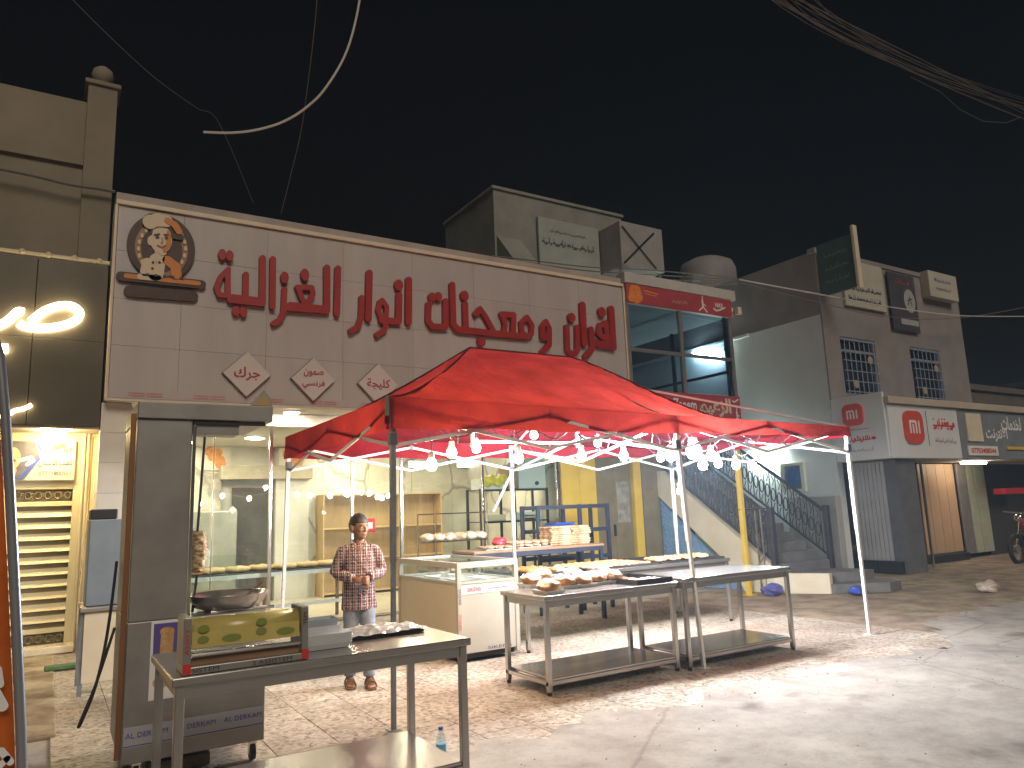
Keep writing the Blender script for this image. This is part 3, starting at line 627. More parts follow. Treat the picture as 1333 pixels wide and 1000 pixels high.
for zc in (1.98, .17):
    for k in range(6):
        x = -.36+k*.11; mb = MB()
        for s in (-1, 1):
            pts = [(x+s*.035*math.cos(a), 11.51, zc+s*.05*math.sin(a)*.9) for a in np.linspace(0, 3.6, 9)]; mb.tube(pts, .011, 5)
        mb.tube([(x-.06, 11.512, zc-.02), (x, 11.512, zc+.05), (x+.06, 11.512, zc+.02)], .008, 5)
        mb.build('scroll', M('scroll_dark', (.16, .13, .07), rough=.5), gate)
t = thing('soffit_lamp', (-.02, 11.1, 2.74), 'square yellow glowing lamp under the dark cladding', 'lamp')
MB().bbox(-.14, .12, 10.98, 11.24, 2.755, 2.798, .008).build('diffuser', EM('soffit_glow', (1.0, .74, .34), 125), t)
t = thing('clinic_sign', (-.1, 11.46, 2.15), 'white sign board with a portrait, dark Arabic lines and a phone number', 'sign')
MB().bbox(-.58, .255, 11.44, 11.49, 2.17, 2.70, .006).build('board', M('clinic_board', (.42, .41, .38), rough=.6), t)
Yk = 11.438
MB().prism([(-.58, 2.19), (-.30, 2.19), (-.14, 2.45), (-.22, 2.68), (-.58, 2.68)], Yk-.002, Yk).build('photo_backdrop', M('photo_dark', (.07, .075, .10), (.14, .14, .18), sc=8, rough=.5), t)
mb = ink_mb([('e', -.44, 2.46, .085, .14), ([(-.45, 2.30), (-.47, 2.22)], .12)], Yk-.003, .002, .006); mb.build('portrait', M('photo_skin', (.62, .33, .18), (.70, .42, .25), sc=6, rough=.5), t)
ink_mb([('e', -.425, 2.43, .022, .016)], Yk-.006, .002, .004).build('mouth', INKRED, t)
ink_mb([([(-.37, 2.43), (-.24, 2.47), (-.22, 2.43), (-.28, 2.38)], .05)], Yk-.006, .002, .006).build('gloved_hand', M('glove_blue', (.30, .42, .55), rough=.5), t)
MB().prism([(-.38, 2.19), (-.33, 2.19), (-.13, 2.45), (-.16, 2.48)], Yk-.005, Yk-.003).build('blue_stripe', INKBLUE, t); MB().prism([(-.22, 2.68), (-.18, 2.68), (-.12, 2.58), (-.15, 2.56)], Yk-.005, Yk-.003).build('blue_stripe', INKBLUE, t)
text_mb('عيا', (.17, Yk, 2.58), .12, .10, bold=.02).build('lettering', INKRED, t); text_mb('ن', (-.07, Yk, 2.58), .06, .09).build('lettering', M('gold_print', (.6, .25, .05), rough=.5), t)
text_mb('لطب الاسنان', (.03, Yk, 2.40), .38, .11, bold=.012).build('lettering', INKDARK, t); text_mb('07711800951', (.03, Yk, 2.265), .36, .055).build('lettering', INKDARK, t)
ink_mb([([(.03, 2.60), (.10, 2.63)], .06)], Yk, .003, .005).build('picture_print', M('print_brown', (.14, .09, .05), rough=.6), t)
# lit script sign
NEON = EM('neon_glow', (1.0, .80, .42), 16)
t = thing('neon_sign', (-.3, 10.86, 3.2), 'glowing cream Arabic script letters on the dark cladding', 'sign')
def nz(p): v = aty(p[0]/5.263, 370+p[1]/5.263, 10.84); return (v.x, 10.86, v.z)
def neon(pts, w): 
    r = w/5.263*11.6/960/2; ps = smooth([nz(p) for p in pts])
    MB().tube(ps, r, 10).build('letter_tube', NEON, t, True)
neon([(210, 255), (300, 185), (400, 148), (490, 148), (545, 190), (520, 245), (420, 285), (290, 300), (180, 290), (130, 265)], 44)
neon([(160, 190), (125, 185), (80, 225), (20, 270), (-80, 300), (-200, 290)], 44)
neon([(55, 440), (10, 440), (-60, 445), (-160, 430)], 50)
neon([(215, 825), (190, 840), (150, 855), (100, 865), (60, 890), (20, 905), (-60, 900)], 20)

# ================================================================ showroom above the stairs
H = thing('showroom_building', (11, 10.8, 3.2), 'upstairs glazed shop with red banners above and below its windows', 'building')
MB().box(9.47, 12.55, 10.86, 14.5, 3.0, 3.2).build('floor_slab', PLAST, H); MB().box(9.47, 12.62, 10.8, 14.6, 5.62, 5.8).build('ceiling_slab', PLAST, H)
MB().bbox(9.47, 12.66, 10.74, 11.0, 5.96, 6.18, .01).build('parapet', M('parapet_grey', (.40, .38, .36), (.50, .48, .45), sc=2, rough=.8), H)
MB().box(9.47, 10.95, 12.6, 12.7, 3.2, 5.62).build('inner_wall', M('blue_grey_wall', (.10, .13, .18), (.14, .17, .22), sc=2, rough=.6), H); MB().box(9.47, 9.55, 10.9, 12.6, 3.2, 5.62).build('side_wall', PLAST, H)
ALU = M('grey_aluminium', (.30, .28, .27), (.36, .34, .33), sc=5, rough=.4, metal=.6)
for x in (9.53, 10.98, 12.48): MB().bbox(x-.045, x+.045, 10.80, 10.87, 3.5, 5.55, .004).build('window_post', ALU, H)
for z in (4.62,): MB().bbox(9.58, 10.93, 10.805, 10.865, z-.035, z+.035, .004).build('transom', ALU, H); MB().bbox(11.03, 12.43, 10.805, 10.865, z-.035, z+.035, .004).build('transom', ALU, H)
DGL = glass('tinted_glass', (.55, .66, .78), .2)
for a, b in ((9.58, 10.93), (11.03, 12.43)):
    for c_, d_ in ((3.82, 4.58), (4.66, 5.54)): MB().box(a, b, 10.832, 10.838, c_, d_).build('glass_pane', DGL, H)
for y in (10.95, 12.6, 14.4): MB().bbox(12.43, 12.5, y-.035, y+.035, 3.2, 5.6, .004).build('side_window_post', M('dark_aluminium', (.06, .065, .07), rough=.4, metal=.4), H)
MB().bbox(12.44, 12.49, 10.99, 14.36, 4.35, 4.41, .004).build('side_transom', MATS['dark_aluminium'], H)
BRED = M('banner_red', (.33, .035, .05), (.40, .06, .07), sc=2, rough=.55)
def banner(z0, z1, label):
    t = thing('shop_banner', (11, 10.78, z0), label, 'banner'); MB().bbox(9.5, 12.52, 10.755, 10.795, z0, z1, .004).build('sheet', BRED, t); return t
t = banner(5.56, 5.95, 'red banner with a flame-coloured print under the showroom parapet')
ink_mb([([(9.62, 5.65), (9.68, 5.85), (9.8, 5.85), (9.85, 5.70), (9.75, 5.62)], .16)], 10.753, .002, .012).build('flame_print', M('print_orange', (.65, .16, .03), (.75, .30, .06), sc=12, rough=.5), t)
def jump(x, z, s, t):
    ink_mb([('e', x, z+.13*s, .025*s, .03*s), ([(x, z+.11*s), (x+.01*s, z)], .045*s), ([(x, z+.1*s), (x+.01*s, z+.24*s)], .022*s), ([(x+.01*s, z), (x-.11*s, z-.09*s)], .03*s), ([(x+.01*s, z), (x+.12*s, z-.1*s)], .03*s), ([(x, z+.08*s), (x+.09*s, z+.03*s)], .02*s)], 10.753, .003, .006).build('jumping_figure_print', INKWHITE, t)
jump(11.62, 5.70, 1.0, t)
text_mb('NIKE', (12.12, 10.755, 5.79), .24, .10, bold=.02).build('lettering', INKWHITE, t); ink_mb([([(11.95, 5.70), (12.02, 5.66), (12.14, 5.69), (12.3, 5.76)], .035)], 10.753, .003, .008).build('swoosh_print', INKWHITE, t)
ink_mb([([(9.98, 5.85), (10.35, 5.82)], .03), ([(9.98, 5.79), (10.3, 5.77)], .02)], 10.753, .002, .008).build('flame_trail', MATS['print_orange'], t)
squig_mb(95, (10.95, 10.755, 5.73), .45, .10, bold=.02).build('lettering', M('faded_print', (.42, .25, .25), rough=.6), t)
t = banner(3.22, 3.80, 'red banner with pale Latin and Arabic lettering below the showroom windows')
text_mb('AL Zaeem', (10.70, 10.755, 3.56), 1.0, .24, bold=.02).build('lettering', INKWHITE, t)
text_mb('الزعيم', (11.75, 10.755, 3.50), .95, .48, bold=.04).build('lettering', M('pale_gold_print', (.62, .56, .40), rough=.5), t); jump(12.38, 3.34, .9, t); jump(9.72, 3.58, .9, t)
ink_mb([([(12.28, 3.70), (12.33, 3.67), (12.45, 3.73)], .03)], 10.753, .003, .008).build('swoosh_print', INKWHITE, t)
t = thing('security_camera', (12.62, 10.72, 5.5), 'small cream box camera at the showroom corner', 'camera'); MB().bbox(12.56, 12.68, 10.62, 10.72, 5.62, 5.78, .01).build('body', CREAM, t); MB().box(12.6, 12.64, 10.72, 10.8, 5.66, 5.72).build('bracket', ALU, t)
TUBE = EM('tube_glow', (.85, 1.0, .90), 140)
def tube_lamp(a, b, label):
    c = (Vector(a)+Vector(b))/2; t = thing('tube_lamp', c, label, 'lamp'); MB().tube([a, b], .035, 10).build('tube', TUBE, t); q = Vector((.045, 0, 0)); MB().bar(Vector(a)+q, Vector(b)+q, .03, .06).build('batten', WHITE, t); return t
tube_lamp(atx(903, 459, 14.42), atx(938, 465, 14.42), 'fluorescent tube on the white side wall seen through the showroom glass')
tube_lamp(atx(978, 604, 14.42), atx(1016, 595, 14.42), 'fluorescent tube above the outdoor stairs on the white side wall')

# ================================================================ stairs
T = thing('outdoor_stairs', (11.4, 8.5, 0), 'concrete stairs with a cream stringer, blue tiled flank and dark railing', 'stairs')
STEP = M('step_stone', (.13, .125, .13), (.19, .185, .185), sc=3, rough=.7, bump=.15)
BLUT = M('blue_mosaic', (.10, .22, .42), (.30, .45, .62), sc=60, rough=.35, lo=.45, hi=.55)
NS = 13; X0, X1 = 10.78, 12.2
for k in range(NS):
    y0 = 8.75+k*.235; z1 = .47+k*.165
    MB().bbox(X0, X1, y0, y0+.30 if k < NS-1 else y0+.9, max(0, z1-.165-.02), z1, .008).build('step', STEP, T)
MB().prismz([(11.15, 7.95), (11.9, 7.45), (12.3, 7.5), (12.45, 8.8), (10.85, 8.8)], 0, .155).build('step', STEP, T)
MB().prismz([(11.0, 8.25), (11.9, 7.95), (12.35, 8.0), (12.35, 8.8), (10.8, 8.8)], .157, .31).build('step', STEP, T)
MB().prismz([(10.6, 9.2), (10.62, 8.75), (11.1, 8.0), (11.2, 8.02), (10.76, 8.8), (10.76, 9.2)], 0, .33).build('curb', CREAM, T)
MB().prismx([(9.12, -.01), (9.12, .22), (8.72, .42), (11.35, 2.25), (11.6, 2.25), (11.6, 1.85), (9.6, .35), (9.4, -.01)], 10.62, 10.76).build('stringer', CREAM, T)
MB().prismx([(9.45, 0), (11.45, 1.65), (11.45, 0)], 10.66, 10.72).build('tiled_flank', BLUT, T)
IRON = M('dark_iron', (.05, .048, .055), (.075, .07, .078), sc=8, rough=.5, metal=.4)
for X, nm in ((10.70, 0), (12.24, 1)):
    sl = .165/.235; y1 = 11.4
    MB().bar((X, 8.8, 1.35 if nm else 1.32), (X, y1, (1.35 if nm else 1.32)+(y1-8.8)*sl), .05, .05).build('handrail', IRON, T)
    MB().bar((X, 8.8, .55), (X, y1, .55+(y1-8.8)*sl), .03, .03).build('base_rail', IRON, T)
    MB().bbox(X-.05, X+.05, 8.70, 8.80, .31, 1.45, .01).build('newel_post', IRON, T)
    for k in range(19):
        y = 8.88+k*.135; zb = .56+(y-8.8)*sl; MB().tube([(X, y, zb), (X, y, zb+.78)], .011, 6).build('baluster', IRON, T)
        mb = MB()
        for s in (-1, 1): mb.tube([(X, y+.068+s*.05*math.cos(a), zb+.40+s*.13*math.sin(a)) for a in np.linspace(0, 5.2, 9)], .012, 5)
        mb.tube([(X, y+.068, zb+.02), (X, y+.068+.03, zb+.13), (X, y+.068-.02, zb+.24)], .010, 5); mb.tube([(X, y+.068, zb+.58), (X, y+.068-.03, zb+.68), (X, y+.068+.02, zb+.78)], .010, 5)
        mb.build('scroll', IRON, T)
t = thing('steel_stand', (10.55, 8.9, 0), 'thin steel pipe stand at the foot of the stairs', 'stand')
for x in (10.48, 10.62): MB().tube([(x, 8.9, .0), (x, 8.9, 1.42)], .016, 8).build('leg', CHROME, t)
MB().tube([(10.1, 8.9, 1.43), (10.9, 8.9, 1.43)], .016, 8).build('crossbar', CHROME, t); MB().tube([(10.48, 8.9, .5), (10.62, 8.9, .62)], .012, 6).build('brace', CHROME, t)
t = thing('yellow_post', (10.15, 8.9, 0), 'yellow painted steel post beside the outdoor stairs', 'post')
MB().bbox(10.11, 10.19, 8.86, 8.94, .0, 3.0, .008).build('shaft', YELLOW, t); MB().bbox(10.05, 10.25, 8.8, 9.0, 0, .012, .003).build('base_plate', YELLOW, t)
for k, (x, y, r, lab, cm) in enumerate(((10.42, 8.62, .17, 'crumpled violet plastic bag by the yellow post', (.10, .10, .30)), (11.25, 7.62, .13, 'crumpled blue plastic bag against the bottom stair step', (.06, .10, .45)), (12.8, 6.35, .16, 'pale crumpled bag lying on the open pavers', (.5, .42, .34)))):
    tag(MB().ball((x, y, r*.5), r, 3, (1.25, .9, .62), .14, k).build('plastic_bag', M('bag_%d' % k, cm, rough=.35), smooth=False), lab, 'bag')

# ================================================================ corner building with the phone shop
K = thing('corner_building', (17, 9.9, 0), 'tan two storey corner building with barred windows and a white side wall', 'building')
WSIDE = M('white_side_wall', (.58, .62, .63), (.68, .72, .73), sc=.9, rough=.75, bump=.12, bsc=12)
BROWN = M('brown_render', (.22, .195, .19), (.28, .25, .24), sc=1.6, rough=.85, bump=.2, bsc=20)
MB().box(14.5, 14.7, 9.97, 22, 0, 5.66).build('side_wall', WSIDE, K); MB().box(14.5, 14.7, 9.97, 22, 5.66, 7.15).build('side_wall_top', BROWN, K)
MB().bbox(14.46, 14.72, 12.0, 22, 5.6, 5.68, .01).build('ledge', WSIDE, K)
wins = ((15.05, 16.4), (17.85, 19.2)); zw0, zw1 = 3.85, 5.2
for a, b, c_, d_ in ((14.5, 15.05, 3.5, 7.1), (15.05, 16.4, 3.5, zw0), (15.05, 16.4, zw1, 7.1), (16.4, 17.85, 3.5, 7.1), (17.85, 19.2, 3.5, zw0), (17.85, 19.2, zw1, 7.1), (19.2, 20.5, 3.5, 7.1)):
    MB().box(a, b, 9.93, 9.968, c_, d_).build('front_wall', BROWN, K)
MB().bbox(14.45, 20.5, 9.9, 10.1, 7.1, 7.22, .01).build('parapet', BROWN, K); MB().box(20.4, 20.5, 9.97, 16, 3.5, 7.1).build('end_wall', BROWN, K)
GRIL = M('pale_blue_iron', (.26, .30, .40), (.32, .36, .46), sc=6, rough=.5)
for a, b in wins:
    wo = MB().box(a, b, 10.06, 10.07, zw0, zw1).build('window', M('night_glass', (.02, .025, .035), rough=.08), K)
    f = MB()
    for q in ((a, a+.05, zw0, zw1), (b-.05, b, zw0, zw1), (a+.05, b-.05, zw0, zw0+.05), (a+.05, b-.05, zw1-.05, zw1), (a+.05, b-.05, zw1-.34, zw1-.30)): f.box(q[0], q[1], 9.955, 10.02, q[2], q[3])
    f.build('frame', GRIL, wo)
    for k in range(7):
        x = a+.12+k*(b-a-.24)/6; MB().tube([(x, 9.90, zw0+.02), (x, 9.90, zw1-.02)], .011, 6).build('grille_bar', GRIL, wo)
    for k in range(6):
        z = zw0+.08+k*(zw1-zw0-.16)/5; MB().tube([(a+.02, 9.885, z), (b-.02, 9.885, z)], .011, 6).build('grille_bar', GRIL, wo)
    for x, z in ((a+.35, zw0+.25), (b-.35, zw1-.5)): MB().ball((x, 9.87, z), .10, 2, (1, .15, 1)).build('rosette', M('grille_rosette', (.36, .30, .22), rough=.6), wo)
MB().bbox(14.28, 14.48, 9.95, 11.2, 0, 1.62, .01).build('plinth', M('grey_render', (.34, .34, .34), (.42, .42, .41), sc=2, rough=.85, bump=.2), K)
MB().box(14.8, 15.5, 8.83, 9.1, 0, 2.3).build('pier', M('dark_pier', (.10, .10, .11), (.14, .14, .15), sc=3, rough=.7), K)
SHUT = M('grey_shutter', (.38, .37, .37), (.46, .45, .45), sc=3, rough=.55, metal=.2)
sh = MB().box(14.86, 14.9, 9.1, 9.96, .0, 2.3).build('folding_shutter', SHUT, K)
for k in range(9): MB().bbox(14.81, 14.858, 9.11+k*.093, 9.11+k*.093+.083, .25, 2.28, .008).build('slat', SHUT, sh)
MB().bbox(14.70, 14.858, 8.9, 9.42, .0, .24, .008).build('black_box', BLACK, K); MB().bbox(14.70, 14.858, 9.45, 9.92, .0, .24, .008).build('black_box', BLACK, K)
FS = M('white_fascia', (.62, .64, .65), (.68, .70, .71), sc=1.5, rough=.45)
MB().box(14.55, 26, 8.78, 9.92, 2.36, 3.45).build('fascia_core', DARK, K)
MB().bbox(14.48, 26, 8.62, 9.93, 3.452, 3.60, .01).build('cornice', M('beige_cornice', (.42, .36, .28), (.50, .44, .35), sc=2, rough=.7), K)
MB().box(14.55, 26, 8.8, 9.92, 2.325, 2.355).build('soffit', PLAST, K)
WDL = wood('pale_wood_panel', (.42, .28, .17), (.52, .36, .23), (14, 14, .6))
for k in range(4): MB().bbox(17.55+k*.40, 17.94+k*.40, 9.96, 10.0, .18, 2.3, .004).build('wood_panel', WDL, K)
MB().bbox(16.6, 18.9, 9.7, 9.95, 0, .17, .01).build('threshold', BLACK, K)
PGR = M('pale_green_metal', (.30, .32, .24), (.38, .40, .30), sc=3, rough=.5)
for a, b, m in ((19.2, 19.62, ALU), (19.64, 20.0, PGR), (20.02, 20.5, PGR)): MB().bbox(a, b, 9.9, 9.96, .1, 2.3, .006).build('metal_post', m, K)
MB().box(15.5, 17.5, 10.0, 10.04, 0, 2.3).build('inner_wall', DARK, K); MB().box(20.5, 27, 10.0, 10.04, 0, 2.3).build('inner_wall', DARK, K)
for x in (16.2, 16.55): MB().tube([(x, 9.3, 0), (x, 9.3, 2.32)], .03, 8).build('pole', CHROME, K)
t = thing('tube_lamp', (19, 9.3, 2.3), 'fluorescent tube under the beige cornice lighting the wood panels', 'lamp'); MB().tube([(18.3, 9.3, 2.285), (19.4, 9.3, 2.285)], .03, 8).build('tube', EM('warm_tube', (1, .82, .6), 45), t); MB().box(18.25, 19.45, 9.27, 9.33, 2.305, 2.324).build('batten', WHITE, t)
ORG = M('logo_orange_red', (.62, .07, .035), rough=.4)
def rsq(cx, cz, r, axis, Y, mbr=.05):
    k = r*.45; return ink_mb([([(cx-k, cz-k), (cx+k, cz-k), (cx+k, cz+k), (cx-k, cz+k), (cx-k, cz-k), (cx+k, cz+k)], 2*(r-k)), ([(cx-k, cz+k), (cx+k, cz-k)], 2*(r-k))], Y, mbr, .015, axis)
def mi(cx, cz, r, axis, Y, sgn):
    u = r*.16; h = r*.34
    p = lambda a, b: (cx+sgn*a, cz+b)
    return ink_mb([([p(-3.0*u, -h), p(-3.0*u, h), p(.6*u, h), p(1.0*u, h*.7), p(1.0*u, -h)], u*.95), ([p(-1.0*u, -h), p(-1.0*u, h*.35)], u*.95), ([p(3.0*u, -h), p(3.0*u, h)], u*.95)], Y, .004, .01, axis)
t = thing('phone_shop_sign', (14.5, 9.3, 2.3), 'white side sign with a raised rounded red logo facing the stairs', 'sign')
MB().bbox(14.46, 14.53, 8.74, 9.93, 2.33, 3.70, .006).build('board', FS, t)
rsq(9.42, 3.30, .23, 'x', 14.458).build('logo', ORG, t); mi(9.42, 3.30, .23, 'x', 14.406, -1).build('logo_letters', INKWHITE, t)
mb = squig_mb(69, (14.46, 9.35, 2.78), .75, .16, right=(0, -1, 0), nrm=(-1, 0, 0), bold=.03); mb.build('lettering', INKRED, t)
squig_mb(29, (14.46, 9.35, 2.55), .6, .10, right=(0, -1, 0), nrm=(-1, 0, 0)).build('lettering', MATS['faded_print'], t); MB().box(14.453, 14.458, 9.1, 9.6, 2.98, 2.99).build('rule', INKRED, t)
t = thing('phone_shop_sign', (15.9, 8.72, 2.3), 'white front sign with a tall rounded red logo and red writing', 'sign')
MB().bbox(14.54, 17.2, 8.70, 8.77, 2.33, 3.44, .006).build('board', FS, t)
rsq(15.36, 2.98, .34, 'y', 8.698).build('logo', ORG, t); mi(15.36, 2.98, .34, 'y', 8.646, 1).build('logo_letters', INKWHITE, t); MB().box(15.92, 15.935, 8.694, 8.699, 2.6, 3.35).build('rule', INKDARK, t)
squig_mb(72, (16.6, 8.70, 3.08), .9, .26, bold=.04).build('lettering', INKRED, t); squig_mb(65, (16.6, 8.70, 2.72), .85, .14, bold=.02).build('lettering', MATS['faded_print'], t)
t = thing('internet_shop_sign', (19, 8.72, 2.3), 'grey sign with white Arabic writing, beige plate and red number strip', 'sign')
MB().bbox(17.22, 24, 8.70, 8.77, 2.33, 3.44, .006).build('board', M('grey_sign_board', (.17, .19, .21), (.22, .24, .26), sc=2, rough=.5), t)
MB().bbox(17.5, 18.15, 8.66, 8.698, 2.72, 3.36, .005).build('plate', CREAM, t); MB().bbox(17.45, 18.75, 8.67, 8.698, 2.40, 2.62, .005).build('number_strip', WHITE, t); text_mb('07703408344', (18.1, 8.67, 2.51), 1.1, .12, bold=.03).build('lettering', INKRED, t)
text_mb('لخدمات', (19.6, 8.70, 3.18), .95, .34, bold=.03).build('lettering', INKWHITE, t); text_mb('الانترنت', (18.85, 8.70, 2.90), 1.0, .34, bold=.03).build('lettering', INKWHITE, t)
for a, b, z in ((19.2, 20.1, 2.55), (20.3, 22, 2.50), (20.3, 22, 2.66)): MB().bbox(a, b, 8.66, 8.698, z, z+.07, .004).build('yellow_strip', YELLOW, t)
# boards on the corner building
t = thing('projecting_sign', (14.6, 9.4, 6.0), 'dark green board with faint lettering standing out from the corner building', 'sign')
MB().bbox(14.52, 14.60, 9.02, 9.9, 6.05, 7.25, .008).build('board', M('dark_green_board', (.05, .10, .09), (.07, .13, .12), sc=2, rough=.5), t); MB().bbox(14.49, 14.63, 8.94, 9.01, 6.0, 7.42, .01).build('edge_post', CREAM, t)
for k in range(3): squig_mb(k+3, (14.52, 9.45, 6.95-k*.3), .6, .15, right=(0, -1, 0), nrm=(-1, 0, 0)).build('lettering', M('dim_print', (.20, .22, .20), rough=.6), t)
t = thing('notice_board', (16.2, 9.85, 5.9), 'cream notice board with dark Arabic lines on the corner building', 'sign')
MB().bbox(15.35, 16.95, 9.85, 9.925, 5.95, 7.08, .008).build('board', M('cream_board', (.44, .42, .34), (.50, .48, .40), sc=2, rough=.6), t)
squig_mb(34, (16.2, 9.85, 6.40), 1.2, .16, bold=.02).build('lettering', INKDARK, t); squig_mb(17, (16.1, 9.85, 6.15), 1.3, .16, bold=.02).build('lettering', INKDARK, t)
t = thing('hanging_banner', (17.7, 9.82, 5.55), 'dark hanging banner with a pale oval emblem on the corner building', 'banner')
MB().bbox(17.15, 18.3, 9.84, 9.88, 5.55, 7.02, .006).build('sheet', M('dark_banner', (.05, .045, .055), (.08, .07, .085), sc=2, rough=.6), t)
ink_mb([('e', 17.98, 6.35, .24, .30)], 9.838, .003, .012).build('emblem', M('pale_print', (.36, .37, .36), rough=.6), t); ink_mb([([(17.9, 6.25), (17.98, 6.45), (18.06, 6.25)], .03), ([(17.88, 6.35), (18.1, 6.42)], .025)], 9.834, .002, .008).build('emblem_mark', INKDARK, t)
squig_mb(89, (17.75, 9.84, 6.82), .6, .18).build('lettering', M('dim_red_print', (.30, .06, .08), rough=.6), t); MB().box(17.5, 18.25, 9.834, 9.838, 5.72, 5.86).build('strip_print', MATS['pale_print'], t)
t = thing('notice_board', (19.3, 9.85, 6.4), 'small cream and blue board beside the dark hanging banner', 'sign')
MB().bbox(18.75, 20.1, 9.70, 9.92, 6.55, 7.24, .01).build('board', MATS['cream_board'], t); squig_mb(81, (19.4, 9.70, 7.02), .8, .12, bold=.02).build('lettering', INKBLUE, t); squig_mb(29, (19.4, 9.70, 6.8), .7, .12).build('lettering', INKDARK, t)
t = thing('wall_vent', (14.45, 10.9, 1.9), 'square cream vent frame with a round blue fan on the white side wall', 'vent')
a = atx(1016, 604, 14.44); b = atx(1050, 640, 14.44); yc = (a.y+b.y)/2; zc = (a.z+b.z)/2; hw = abs(a.y-b.y)/2; hh = abs(a.z-b.z)/2
fr = MB()
for y0, y1, z0, z1 in ((yc-hw, yc-hw+.09, zc-hh, zc+hh), (yc+hw-.09, yc+hw, zc-hh, zc+hh), (yc-hw+.09, yc+hw-.09, zc-hh, zc-hh+.07), (yc-hw+.09, yc+hw-.09, zc+hh-.07, zc+hh)): fr.bbox(14.40, 14.495, y0, y1, z0, z1, .008)
fr.build('frame', M('vent_cream', (.62, .64, .50), rough=.6), t); MB().box(14.47, 14.495, yc-hw+.09, yc+hw-.09, zc-hh+.07, zc+hh-.07).build('back_plate', M('vent_blue_grey', (.16, .20, .26), rough=.6), t)
mb = MB()
for k in range(7):
    an = 2*math.pi*k/7; mb.add([(14.44, yc, zc), (14.45, yc+hw*.6*math.cos(an), zc+hh*.7*math.sin(an)), (14.43, yc+hw*.6*math.cos(an+.7), zc+hh*.7*math.sin(an+.7))], [(0, 1, 2)])
mb.build('fan_blades', M('fan_blue', (.05, .14, .42), (.10, .22, .55), sc=20, rough=.4), t)
mb = MB(); mb.tube([(14.42, yc+hw*.64*math.cos(a_), zc+hh*.74*math.sin(a_)) for a_ in np.linspace(0, 6.28, 25)], .015, 6); mb.build('ring', MATS['fan_blue'], t)

# ================================================================ rooftop things behind the fascia
R_ = thing('rooftop_room', (10.4, 14, 5.8), 'grey rendered rooftop room rising behind the long fascia', 'building')
GRR = M('rooftop_render', (.20, .20, .18), (.27, .27, .24), sc=1.4, rough=.9, bump=.2)
MB().box(8.45, 12.35, 14.0, 16.5, 5.8, 9.05).build('wall', GRR, R_); MB().bbox(8.40, 12.40, 13.95, 16.55, 9.05, 9.13, .01).build('coping', GRR, R_); MB().prismx([(13.99, 5.9), (13.2, 5.9), (13.2, 7.0), (13.99, 7.9)], 8.5, 9.15).build('stair_hood', GRR, R_)
t = thing('rooftop_sign', (10.5, 13.9, 7.0), 'pale board with dark Arabic lines fixed to the rooftop room', 'sign')
MB().bbox(9.62, 11.46, 13.88, 13.96, 7.15, 8.55, .008).build('board', M('pale_green_board', (.27, .29, .26), (.33, .35, .32), sc=2, rough=.6), t)
squig_mb(92, (10.5, 13.88, 8.25), 1.1, .12).build('lettering', INKDARK, t); squig_mb(0, (10.5, 13.88, 7.95), 1.6, .20, bold=.02).build('lettering', INKDARK, t)
t = thing('air_cooler', (12.2, 13.6, 6.6), 'boxy rooftop air cooler with a cross braced side', 'air cooler')
MB().bbox(11.5, 12.9, 13.1, 13.95, 7.35, 8.50, .015).build('case', M('cooler_grey', (.26, .24, .23), (.32, .30, .29), sc=3, rough=.6), t)
for a, b in (((11.55, 7.4), (12.6, 8.35)), ((11.55, 8.35), (12.6, 7.4))): MB().bar((a[0], 13.085, a[1]), (b[0], 13.085, b[1]), .02, .05).build('brace', CHROME, t)
for x in (11.55, 12.85): MB().bbox(x-.03, x+.03, 13.2, 13.26, 5.8, 7.345, .005).build('leg', ALU, t)
t = thing('water_tank', (15.3, 14, 7.1), 'low rounded water tank on the roof behind the showroom', 'tank')
MB().lathe((15.2, 13.8, 7.17), [(.75, 0), (.78, .1), (.78, .75), (.70, .95), (.45, 1.08), (.1, 1.12)], 24).build('shell', M('tank_grey', (.20, .18, .18), (.26, .24, .24), sc=2, rough=.7), t, True); MB().lathe((15.2, 13.8, 8.29), [(.14, 0), (.14, .06)], 14).build('lid', BLACK, t)
MB().box(14.75, 20.35, 10.11, 16, 7.0, 7.09).build('roof_slab', BROWN, K)
# far dark houses at the end of the street
FARM = M('far_render', (.10, .085, .075), (.14, .12, .10), sc=1, rough=.9)
for k, (x, y, w_, h_, lab) in enumerate(((26.5, 12, 7, 4.8, 'low dark house beyond the corner building'), (36, 13, 9, 5.5, 'dark flat-roofed house at the far end of the street'))):
    t = thing('far_house', (x, y, 0), lab, 'house'); MB().box(x-w_/2, x+w_/2, y, y+8, 0, h_).build('wall', FARM, t); MB().bbox(x-w_/2-.1, x+w_/2+.1, y-.1, y+8.1, h_, h_+.2, .02).build('parapet', FARM, t)
    for q in (-2, 0, 2): MB().box(x+q-.5, x+q+.5, y-.02, y-.005, 2.8, 4.1).build('window', MATS['night_glass'], t)
